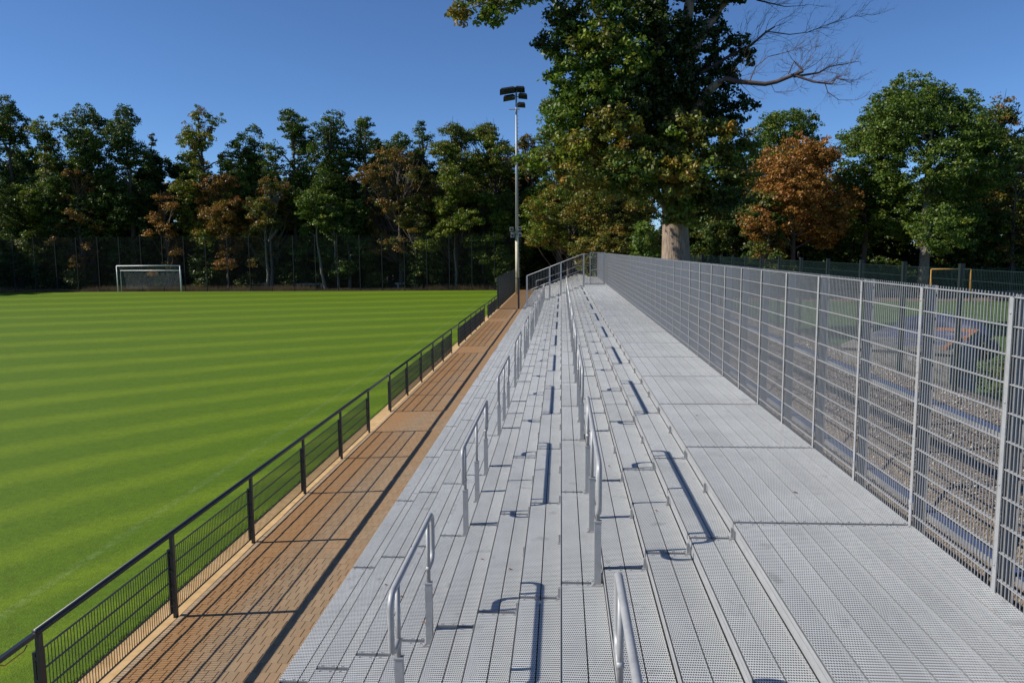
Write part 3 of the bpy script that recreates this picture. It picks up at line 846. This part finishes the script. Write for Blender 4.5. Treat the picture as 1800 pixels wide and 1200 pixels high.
def place_tree(name, label, cat, pos, meshes, group=None, rz=0, sc=(1, 1, 1)):
    t = thing(name, label, cat, pos, group, rz); t.scale = sc
    obj('trunk', meshes[1], t); obj('crown', meshes[0], t)
    return t
def at(px, py, Y):
    """world x,z of a photo pixel on the plane y = Y (used once to set real positions and heights)"""
    c = S.camera.matrix_world; d = c.to_3x3() @ Vector(((px-900)/1400, -(py-600)/1400, -1))
    k = Y/d.y; return d.x*k, CAM_H+d.z*k

# front row: (centre px, top px, width px, distance, crown base m, style, palette, mix, mixf, dens, kwargs, name, label)
FR = [
 (12, 172, 120, 95, 3, 'tall', 'dark', 'yellowgreen', .25, 1.0, {}, 'deciduous_tree', 'tall dark green tree at the far left picture edge'),
 (78, 210, 90, 94, 3, 'tall', 'yellowgreen', 'olive', .5, .9, {}, 'deciduous_tree', 'green and olive tree second from the left edge of the forest'),
 (145, 183, 130, 96, 4, 'tall', 'dark', 'green', .4, .9, {}, 'deciduous_tree', 'tall dark tree with open crown left of the white goal'),
 (220, 190, 115, 95, 4, 'tall', 'dark', 'green', .2, .95, {}, 'deciduous_tree', 'tall dark tree directly behind the left goal post'),
 (268, 228, 70, 101, 2, 'conifer', 'conifer', None, 0, 1.3, {'leaf': .22}, 'spruce_tree', 'dark pointed spruce behind the white goal'),
 (133, 290, 70, 93, 2, 'spread', 'rust', 'orange', .3, .8, {'twigs': 60}, 'deciduous_tree', 'small rust coloured tree low between dark trees at left'),
 (350, 190, 100, 95, 6, 'tall', 'yellowgreen', 'gold', .35, .7, {'bark': 'bark'}, 'deciduous_tree', 'tall tree with yellow green open top right of the goal'),
 (288, 332, 60, 93, 2, 'spread', 'orange', 'rust', .4, .8, {'twigs': 40}, 'deciduous_tree', 'small orange tree just above the white goal'),
 (388, 300, 120, 93.5, 3, 'spread', 'rust', 'orange', .35, .8, {'twigs': 90}, 'deciduous_tree', 'broad rust orange tree below the yellow green top'),
 (438, 225, 100, 97, 4, 'tall', 'green', 'dark', .4, .8, {}, 'deciduous_tree', 'dark green tree right of the yellow green top'),
 (512, 193, 110, 96, 4, 'tall', 'green', 'dark', .5, .95, {}, 'deciduous_tree', 'tall green tree with a narrow raised top left of centre'),
 (578, 196, 100, 95, 4, 'tall', 'green', 'dark', .4, .9, {}, 'deciduous_tree', 'tall green tree with rounded top in the middle of the forest edge'),
 (470, 310, 90, 93.5, 3, 'spread', 'olive', 'rust', .4, .6, {'twigs': 90, 'bark': 'barkpale'}, 'deciduous_tree', 'half bare brown tree with pale forked trunk at the fence'),
 (610, 345, 90, 93, 2, 'round', 'green', 'dark', .3, .9, {'bark': 'barkpale'}, 'deciduous_tree', 'low green tree with leaning pale trunks at the fence'),
 (640, 206, 95, 98, 4, 'tall', 'dark', 'green', .4, .9, {}, 'deciduous_tree', 'dark tree with split top behind the rust brown tree'),
 (705, 215, 85, 103, 5, 'round', 'green', 'olive', .3, .9, {}, 'deciduous_tree', 'pale green round topped tree behind the rust brown tree'),
 (700, 252, 135, 93, 4, 'spread', 'rust', 'olive', .35, .6, {'twigs': 320}, 'deciduous_tree', 'rust brown half bare tree with many fine twigs left of the mast'),
 (742, 215, 50, 100, 6, 'tall', 'dark', 'green', .4, .8, {}, 'deciduous_tree', 'narrow dark tree standing up between two brown trees'),
 (800, 214, 150, 93, 3, 'spread', 'yellowgreen', 'olive', .3, 1.15, {'twigs': 220}, 'deciduous_tree', 'broad yellow green tree left of the floodlight mast'),
 (868, 208, 125, 95, 4, 'spread', 'olive', 'yellowgreen', .5, 1.0, {'twigs': 300}, 'deciduous_tree', 'olive brown tree with bare top beside the floodlight mast'),
 (850, 330, 120, 93, 2, 'spread', 'yellowgreen', 'green', .5, .9, {'twigs': 60}, 'deciduous_tree', 'low yellow green tree in front of the forest left of the mast'),
 (925, 232, 80, 100, 4, 'spread', 'olive', 'rust', .4, .8, {'twigs': 120}, 'deciduous_tree', 'olive tree with reddish top right of the floodlight mast'),
 (985, 165, 100, 92, 4, 'round', 'green', 'yellowgreen', .3, 1.1, {}, 'deciduous_tree', 'green tree half hidden behind the left side of the big oak'),
 (1000, 318, 160, 88, 2, 'spread', 'gold', 'yellowgreen', .5, .9, {'twigs': 60}, 'deciduous_tree', 'low golden green tree behind the end barrier'),
 (895, 372, 110, 93, 1, 'spread', 'green', 'yellowgreen', .4, .9, {}, 'deciduous_tree', 'small bright green tree behind the lower mast'),
 (1085, 300, 150, 80, 2, 'round', 'olive', 'gold', .4, .9, {}, 'deciduous_tree', 'olive tree behind the big oak trunk'),
 (1265, 290, 170, 78, 2, 'round', 'dark', 'olive', .25, .9, {}, 'deciduous_tree', 'dark tree in the shade right of the big oak trunk'),
 (1385, 190, 150, 88, 4, 'round', 'green', 'yellowgreen', .2, 1.0, {}, 'deciduous_tree', 'round green treetop rising behind the orange tree'),
 (1400, 222, 165, 72, 3.4, 'round', 'orange', 'orange', 0, 1.15, {'leaf': .21}, 'deciduous_tree', 'bright orange autumn tree right of the big oak'),
 (1352, 330, 90, 70, 2, 'spread', 'olive', 'dark', .4, .9, {}, 'deciduous_tree', 'dark olive tree below the left side of the orange tree'),
 (1500, 330, 120, 76, 2, 'round', 'dark', None, 0, .9, {}, 'deciduous_tree', 'dark low tree between the orange and the big green tree'),
 (1640, 135, 235, 70, 5.2, 'round', 'green', 'yellowgreen', .12, 1.25, {'leaf': .21, 'trunk_r': .42, 'bark': 'barkpale'}, 'deciduous_tree', 'largest round green tree at right with visible grey trunk'),
 (1530, 200, 120, 74, 5, 'round', 'green', 'yellowgreen', .15, 1.1, {'leaf': .21}, 'deciduous_tree', 'green tree joined to the left side of the largest green tree'),
 (1765, 168, 120, 80, 3, 'tall', 'olive', 'rust', .25, .9, {'twigs': 120}, 'deciduous_tree', 'olive tree with thin top near the right picture edge'),
 (1790, 270, 90, 74, 2, 'spread', 'olive', 'orange', .3, .8, {}, 'deciduous_tree', 'lower olive and orange tree at the right picture edge'),
 (1720, 330, 120, 76, 1.5, 'round', 'dark', 'yellowgreen', .15, .9, {}, 'deciduous_tree', 'dark bushy tree right of the grey trunk'),
 (463, 345, 60, 91.2, 7, 'spread', 'olive', 'rust', .3, .35, {'twigs': 40, 'bark': 'barkpale', 'trunk_r': .17}, 'slim_tree', 'slim pale forked trunk with thin brown leaves left of centre'),
 (566, 330, 60, 91, 7, 'spread', 'green', 'yellowgreen', .3, .5, {'lean': -.12, 'bark': 'barkpale', 'trunk_r': .18}, 'slim_tree', 'slim pale leaning trunk, left one of a close pair at the fence'),
 (590, 340, 50, 91.3, 7, 'spread', 'green', 'yellowgreen', .3, .5, {'lean': -.05, 'bark': 'barkpale', 'trunk_r': .15}, 'slim_tree', 'slim pale trunk, right one of a close pair at the fence'),
 (799, 330, 60, 91.5, 7, 'spread', 'yellowgreen', 'olive', .3, .5, {'bark': 'barkpale', 'trunk_r': .16}, 'slim_tree', 'slim pale birch like trunk left of the floodlight mast'),
 (395, 350, 50, 92, 6, 'spread', 'rust', 'gold', .3, .4, {'twigs': 30, 'bark': 'bark', 'trunk_r': .14}, 'slim_tree', 'slim dark trunk under the rust orange tree'),
 (730, 340, 60, 92, 6, 'spread', 'olive', 'gold', .3, .4, {'twigs': 30, 'bark': 'barkpale', 'trunk_r': .13}, 'slim_tree', 'slim trunk with sparse leaves below the half bare rust tree'),
 (1840, 200, 120, 78, 3, 'round', 'green', 'olive', .3, .9, {}, 'deciduous_tree', 'green tree just beyond the right picture edge'),
]
for i, (px, py, wp, Y, cb, style, pal, mix, mixf, dens, kw, nm, lab) in enumerate(FR):
    x, top = at(px, py, Y); w = wp/1400*Y*(1.3 if style == 'tall' else 1.2)
    gz_ = .15 if x > 12 else -.05
    ms = make_tree(100+i, top-gz_, w, cb, style, pal, mix, mixf, dens, **kw)
    place_tree(nm, lab, 'tree', (x, Y, gz_), ms)

# back rows: shared meshes
PR = [make_tree(400+i, h, w, cb, st, pal, mx, mf, .95, leaf=.42, per=20) for i, (h, w, cb, st, pal, mx, mf) in enumerate(
    [(20, 10, 2, 'tall', 'dark', 'green', .2), (18.5, 10.5, 2, 'round', 'dark', 'olive', .15), (20, 9.5, 2, 'tall', 'green', 'dark', .5), (19, 7, 1, 'conifer', 'conifer', None, 0), (18.5, 10, 2, 'round', 'olive', 'dark', .5)])]
rb = random.Random(11)
GB = 'trees in the dark back rows of the forest'
for row, (Y0, step) in enumerate(((102, 4.8), (109, 5.5), (118, 6.0))):
    x = -86+row*2
    while x < 118:
        if not (row == 2 and x > 62):
            ms = PR[rb.choice([0, 0, 1, 2, 3, 4])]; s = rb.uniform(.80, .98)*(.80 if x > 8 else 1)
            yy = Y0+rb.uniform(-1.8, 1.8)-(16 if x > 12 else 0)
            place_tree('forest_tree', 'dark tree within the dense back rows of the forest', 'tree', (x+rb.uniform(-1, 1), yy, -.1), ms, GB, rb.uniform(0, 6.28), (s, s, s*rb.uniform(.92, 1.03)))
        x += step
# trees left of the pitch (outside the picture on the left) that throw the long corner shadows
for k in range(9):
    ms = PR[rb.choice([0, 1, 2])]
    place_tree('forest_tree', 'dark tree left of the pitch beyond the picture edge', 'tree', (-84-rb.uniform(0, 6), 66+3.6*k, -.1), ms, 'trees left of the pitch', rb.uniform(0, 6), (1.05, 1.05, 1.08))
# undergrowth: separate bushes along the forest edge
bush = [make_tree(600+i, h, w, .2, 'round', pal, mx, mf, 1.1, leaf=.26, per=24, trunk_r=.05) for i, (h, w, pal, mx, mf) in enumerate(
    [(3.6, 4.6, 'dark', 'green', .2), (5.0, 5.0, 'dark', 'olive', .2), (2.6, 3.6, 'olive', 'dark', .4), (6.0, 5.5, 'green', 'dark', .6)])]
for row in range(2):
    x = -84
    while x < 62:
        s = rb.uniform(.75, 1.2); yy = (92.8 if row == 0 else 97.5)+rb.uniform(-.8, 1.2)-(16 if x > 10 else 0)
        if not (-9 < x < 4 and row == 0):
            place_tree('undergrowth_bush', 'dark bush in the undergrowth below the forest trees', 'bush', (x, yy, -.05), bush[rb.choice([0, 0, 1, 1, 2, 3]) if row else rb.choice([0, 1, 2])], 'undergrowth bushes along the forest edge', rb.uniform(0, 6), (s, s, s*rb.uniform(.7, 1.1)))
        x += 3.4 if row else 5.2
# bright vine leaves near the mast foot and by the deck end
for (px, py, hpx, Y, lab) in ((885, 430, 80, 90, 'bright green leafy bush climbing behind the mast foot'), (1130, 395, 60, 56, 'green leafy shrub left of the oak trunk')):
    x, top = at(px, py, Y)
    ms = make_tree(700+px, top, 2.6, .3, 'tall', 'green', 'yellowgreen', .35, 1.0, leaf=.24, trunk_r=.05); place_tree('leafy_bush', lab, 'bush', (x, Y, 0), ms)
# shrub with pale flowers right of the block
x, _ = at(1740, 640, 19)
ms = make_tree(777, 1.5, 2.4, .1, 'round', 'olive', 'dark', .3, 2.2, leaf=.09, trunk_r=.03, per=30)
place_tree('shrub', 'low dark shrub with pale flecks right of the concrete block', 'shrub', (10.6, 18.0, .85), ms, None, 0, (1, 1.6, 1))

# dry grass along the forest edge
def dry():
    rng = np.random.default_rng(9); n = 16000
    x = -84+rng.random(n)*82; keep = (np.sin(x*.35)+np.sin(x*.13+1)+rng.normal(0, .5, n)) > .1
    y = 89.2+rng.random(n)*3.2; h = rng.uniform(.25, .75, n)*np.where(keep, 1, .35); w = rng.uniform(.02, .04, n)
    l = rng.normal(0, .12, n)
    V = np.stack([np.stack([x-w, y, 0*x-.03], 1), np.stack([x+w, y, 0*x-.03], 1), np.stack([x+l, y, h], 1)], 1).reshape(-1, 3)
    me = bpy.data.meshes.new('dry_grass'); me.from_pydata(V.tolist(), [], np.arange(n*3).reshape(-1, 3).tolist())
    me.materials.append(simple('dry_grass_blade', (.16, .10, .035), .8, 0, .5, .6)); return me
tag(obj('dry_grass', dry(), None, kind='stuff'), 'dry brown and green grass between the fence and the forest', 'grass')

# ---------------------------------------------------------------- the big oak beside the deck
OY = 42.0
oak = thing('oak_tree', 'huge oak with leafy left side and bare right limb beyond the mesh fence', 'tree', (0, 0, 0))
def W3(px, py, dy=0.0):
    x, z = at(px, py, OY+dy); return (x, OY+dy, z)
m = MB()
tb = W3(1190, 470)
def limb(pts, rs, n=10): m.tube([W3(*p) for p in pts], rs, n, cap=False)
m.tube([(tb[0], OY, 1.2), (tb[0], OY, 2.2), W3(1188, 458), W3(1187, 400), W3(1186, 350), W3(1180, 290), W3(1172, 200), W3(1160, 100), W3(1150, 0), W3(1140, -90), W3(1135, -200)],
       [.98, .86, .74, .66, .66, .56, .52, .46, .40, .30, .12], 16)
limb([(1186, 350), (1196, 260), (1210, 160), (1205, 60), (1215, -20), (1240, -120)], [.45, .42, .36, .30, .22, .08])
limb([(1196, 260, -.3), (1225, 190, -.8), (1250, 155, -1.3), (1266, 143, -1.6)], [.28, .24, .2, .17])
limb([(1180, 380, -.5), (1160, 350, -1), (1150, 320, -1.5), (1130, 270, -2)], [.2, .16, .12, .08])
limb([(1205, 110), (1235, 60, .5), (1265, 15, .8), (1300, -20, 1), (1330, -60, 1)], [.3, .24, .18, .12, .05])
limb([(1166, 150), (1120, 90, -1), (1070, 50, -2), (1020, 20, -2.4)], [.24, .16, .1, .04])
limb([(1175, 240), (1120, 220, -1), (1060, 230, -2), (990, 260, -2.5), (930, 290, -2.8)], [.22, .16, .12, .08, .03])
limb([(1145, -60), (1060, -70, -1.5), (960, -45, -2.5), (880, -5, -3), (815, 20, -3.2)], [.26, .18, .12, .07, .02])
limb([(1188, 300), (1240, 280, -1), (1290, 290, -1.8), (1320, 300, -2)], [.2, .14, .08, .03])
m.build('trunk', M['oakbark'], oak)
# bare limb with fine twigs
m = MB(); rt = random.Random(21)
def bare(pts, r0, r1, depth=0):
    P = [W3(*p) for p in pts]; n = len(P)
    m.tube(P, [r0+(r1-r0)*i/(n-1) for i in range(n)], 6 if r0 > .04 else 4, cap=False)
    return P
def sprout(P, lo, hi, n, L, r, depth, up=.25):
    tot = len(P)-1
    for k in range(n):
        t = rt.uniform(lo, hi)*tot; i = min(int(t), tot-1); a = Vector(P[i]).lerp(Vector(P[i+1]), t-i)
        dr = (Vector(P[i+1])-Vector(P[i])).normalized()
        d = (dr*.8+Vector((rt.uniform(-.5, .7), rt.uniform(-.9, .9), rt.uniform(-.75, 1.0)+up*.3))).normalized()
        pts = [a]; cur = a; ln = L*rt.uniform(.5, 1.2); seg = 5
        for q in range(seg):
            d = (d+Vector((rt.uniform(-.28, .32), rt.uniform(-.25, .25), rt.uniform(-.28, .36)))).normalized(); cur = cur+d*ln/seg; pts.append(cur)
        m.tube(pts, [r*(1-.8*q/seg) for q in range(seg+1)], 3, cap=False)
        if depth: sprout(pts, .15, 1.0, rt.randint(3, 5), ln*.5, r*.5, depth-1)
A = bare([(1262, 146, -1.6), (1275, 138, -1.7), (1300, 144, -2), (1345, 148, -2.2), (1365, 144, -2.3), (1395, 132, -2.5), (1412, 125, -2.6)], .135, .075)
B = bare([(1395, 132, -2.5), (1430, 144, -2.8), (1462, 148, -3), (1470, 138, -3.1), (1500, 142, -3.3)], .06, .014)
C_ = bare([(1412, 125, -2.6), (1396, 108, -2.5), (1386, 130, -2.6)], .05, .03)
C2 = bare([(1396, 135, -2.5), (1440, 128, -2.2), (1455, 118, -2), (1510, 108, -1.8)], .06, .012)
D = bare([(1230, 130, .2), (1280, 100, .3), (1320, 80, .4), (1345, 58, .5), (1362, 47, .5)], .09, .035)
E_ = bare([(1345, 55, .5), (1388, 61, .8), (1420, 57, 1), (1450, 45, 1.1), (1490, 33, 1.2), (1522, 22, 1.3)], .035, .006)
F_ = bare([(1318, 143, -2), (1328, 118, -2.2), (1350, 100, -2.4), (1390, 90, -2.5), (1425, 78, -2.6)], .03, .006)
G_ = bare([(1450, 146, -3), (1455, 162, -3), (1475, 176, -3.1), (1505, 176, -3.2), (1530, 165, -3.2)], .025, .005)
H_ = bare([(1355, 147, -2.3), (1362, 162, -2.3), (1395, 160, -2.4), (1420, 145, -2.4)], .02, .004)
I_ = bare([(1330, 0, .8), (1350, 5, .8), (1380, 12, .9), (1415, 10, .9)], .05, .008)
J_ = bare([(1270, 10, .8), (1300, -15, .8), (1345, -40, .8)], .12, .03)
for P, n, L, r in ((A, 16, 1.9, .016), (B, 20, 1.4, .014), (C_, 8, 1.2, .012), (C2, 16, 1.4, .012), (D, 18, 2.0, .016), (E_, 18, 1.4, .012), (F_, 12, 1.1, .010), (G_, 10, .9, .008), (H_, 7, .9, .008), (I_, 14, 1.3, .011), (J_, 8, 1.6, .016)):
    sprout(P, .15, 1.0, n, L, r, 2)
m.build('bare_limb', M['barkbare'], oak)
# leafy masses: (px, py, rx, ry, depth offset, depth radius m, palette, mix, mixf)
CL = [
 (1010, 85, 55, 42, -1, 1.8, 'green', 'dark', .3), (1050, 45, 60, 45, -1.5, 2.2, 'green', 'olive', .2), (990, 20, 35, 25, -2, 1.2, 'dark', 'green', .5), (960, 75, 24, 14, -2, .8, 'dark', 'green', .3),
 (1090, 100, 60, 50, -2.2, 2.0, 'green', 'yellowgreen', .25), (1050, 75, 48, 32, -3, 1.3, 'yellowgreen', 'olive', .5), (1000, 130, 42, 34, -2, 1.6, 'green', 'yellowgreen', .3),
 (1040, 165, 60, 45, -2.5, 2.0, 'green', 'yellowgreen', .3), (1100, 180, 55, 50, -1.5, 2.2, 'dark', 'green', .4), (985, 205, 32, 44, -1, 1.5, 'green', 'dark', .3), (1030, 215, 40, 30, -1, 1.5, 'green', 'dark', .3),
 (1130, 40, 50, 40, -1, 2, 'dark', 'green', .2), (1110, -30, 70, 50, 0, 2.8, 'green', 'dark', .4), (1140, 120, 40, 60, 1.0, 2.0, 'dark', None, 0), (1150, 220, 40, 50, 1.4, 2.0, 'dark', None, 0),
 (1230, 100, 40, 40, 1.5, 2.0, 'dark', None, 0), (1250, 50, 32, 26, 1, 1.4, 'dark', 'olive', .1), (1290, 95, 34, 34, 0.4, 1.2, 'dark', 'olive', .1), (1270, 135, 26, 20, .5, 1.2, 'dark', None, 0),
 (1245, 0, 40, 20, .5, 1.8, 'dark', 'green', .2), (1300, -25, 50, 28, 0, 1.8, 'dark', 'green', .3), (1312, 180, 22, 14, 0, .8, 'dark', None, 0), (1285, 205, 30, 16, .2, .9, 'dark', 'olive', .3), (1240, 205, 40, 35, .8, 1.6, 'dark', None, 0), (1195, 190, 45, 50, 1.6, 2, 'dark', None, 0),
 (1060, 255, 70, 38, -3, 2.0, 'olive', 'gold', .3), (990, 270, 52, 26, -3, 1.5, 'olive', 'yellowgreen', .4), (932, 288, 24, 16, -3, .9, 'yellowgreen', 'olive', .5), (1085, 215, 45, 26, -3.4, 1.3, 'gold', 'olive', .5),
 (1030, 305, 55, 28, -3.4, 1.6, 'olive', 'gold', .4), (1090, 300, 60, 38, -3.4, 1.8, 'olive', 'green', .5), (1120, 325, 55, 26, -3, 1.6, 'green', 'olive', .4),
 (1160, 270, 55, 45, -2.6, 1.8, 'olive', 'green', .5), (1205, 225, 48, 30, -2.8, 1.5, 'olive', 'yellowgreen', .4), (1255, 240, 55, 34, -2.6, 1.7, 'olive', 'gold', .4), (1180, 310, 60, 34, -3.6, 1.8, 'gold', 'olive', .5), (1235, 300, 58, 34, -3, 1.8, 'green', 'olive', .5),
 (1290, 270, 40, 28, -2, 1.5, 'green', 'olive', .5), (1300, 305, 42, 20, -2.6, 1.2, 'olive', 'gold', .3), (1260, 345, 55, 28, -2, 1.8, 'dark', 'green', .4), (1195, 355, 36, 20, -2.6, 1.2, 'green', 'olive', .4), (1205, 385, 22, 12, -1.5, .8, 'olive', 'yellowgreen', .4),
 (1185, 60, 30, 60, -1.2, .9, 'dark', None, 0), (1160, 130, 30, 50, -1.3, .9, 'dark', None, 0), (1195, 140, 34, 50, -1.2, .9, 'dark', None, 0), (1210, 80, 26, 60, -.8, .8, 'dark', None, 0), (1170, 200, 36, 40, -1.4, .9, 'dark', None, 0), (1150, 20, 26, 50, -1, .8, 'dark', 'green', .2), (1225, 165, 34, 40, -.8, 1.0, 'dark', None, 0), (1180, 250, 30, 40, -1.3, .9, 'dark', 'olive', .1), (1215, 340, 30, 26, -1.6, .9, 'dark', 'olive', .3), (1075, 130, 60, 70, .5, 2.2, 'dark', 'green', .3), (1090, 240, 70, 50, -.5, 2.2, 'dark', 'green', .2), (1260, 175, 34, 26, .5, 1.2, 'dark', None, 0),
 (1136, 412, 20, 28, .6, .8, 'green', 'dark', .3), (1152, 436, 12, 14, .8, .5, 'green', 'yellowgreen', .4), (1175, 378, 22, 10, -1.6, .7, 'olive', 'green', .4),
 (845, 8, 50, 18, -3, 1.0, 'olive', 'yellowgreen', .4), (802, 22, 16, 12, -3.2, .6, 'olive', 'gold', .5), (868, 30, 26, 12, -3, .7, 'yellowgreen', 'green', .5), (910, -15, 50, 22, -2.5, 1.2, 'green', 'olive', .4), (980, -40, 60, 30, -2, 1.6, 'green', 'dark', .4),
 (1060, -110, 110, 70, 0, 3.6, 'green', 'dark', .4), (1200, -110, 110, 70, 1, 3.6, 'green', 'dark', .4), (1130, -210, 110, 60, 0, 3.4, 'green', 'dark', .4), (1290, -120, 60, 50, 1, 2.4, 'dark', 'green', .4),
]
rng = np.random.default_rng(77)
Cs = []; Ss = []; Ts = []; Os = []
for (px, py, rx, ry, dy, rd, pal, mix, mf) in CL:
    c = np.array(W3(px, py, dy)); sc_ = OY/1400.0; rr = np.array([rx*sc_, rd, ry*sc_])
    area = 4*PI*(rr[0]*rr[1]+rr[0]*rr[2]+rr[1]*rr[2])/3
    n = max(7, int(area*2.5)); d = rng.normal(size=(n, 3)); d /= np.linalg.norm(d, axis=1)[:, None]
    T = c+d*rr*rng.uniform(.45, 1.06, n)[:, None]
    C, s, t_, o_ = tufts_to_leaves(T, rng.uniform(.22, .50, n), 34, .20, pal, rng, .65, mix, mf); t_ = t_*(.62 if pal == 'dark' else 1.2)  # shaded inner crown darkened, sunlit masses brightened in the leaf tint itself
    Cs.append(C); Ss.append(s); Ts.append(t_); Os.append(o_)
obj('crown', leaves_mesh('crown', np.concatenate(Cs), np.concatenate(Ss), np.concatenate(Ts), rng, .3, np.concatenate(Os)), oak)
for k, (px, py) in enumerate(((1280, 150), )): pass

# a few fallen leaves on the treads
lm = MB(); lm._add([(-.03, 0, .004), (0, -.015, .012), (.03, 0, .006), (0, .016, .014)], [(0, 1, 2, 3)])
lme = lm.mesh('fallen_leaf', simple('dead_leaf', (.20, .09, .035), .8, 0, .2, 30))
for (i, x, y) in ((3, -1.5, 8.2), (4, -1.0, 9.6), (5, -.6, 8.9), (2, -1.95, 9.2), (6, -.2, 12.3), (8, .7, 11.6), (11, 2.6, 8.8), (11, 2.2, 12.9), (9, 1.1, 9.1), (1, -2.3, 9.9)):
    o = obj('fallen_leaf', lme, None, (x, y, tread_z(i)+.002), (0, 0, random.uniform(0, 6)))
    tag(o, 'small brown fallen leaf lying on the galvanised treads', 'leaf', 'fallen leaves on the terrace')
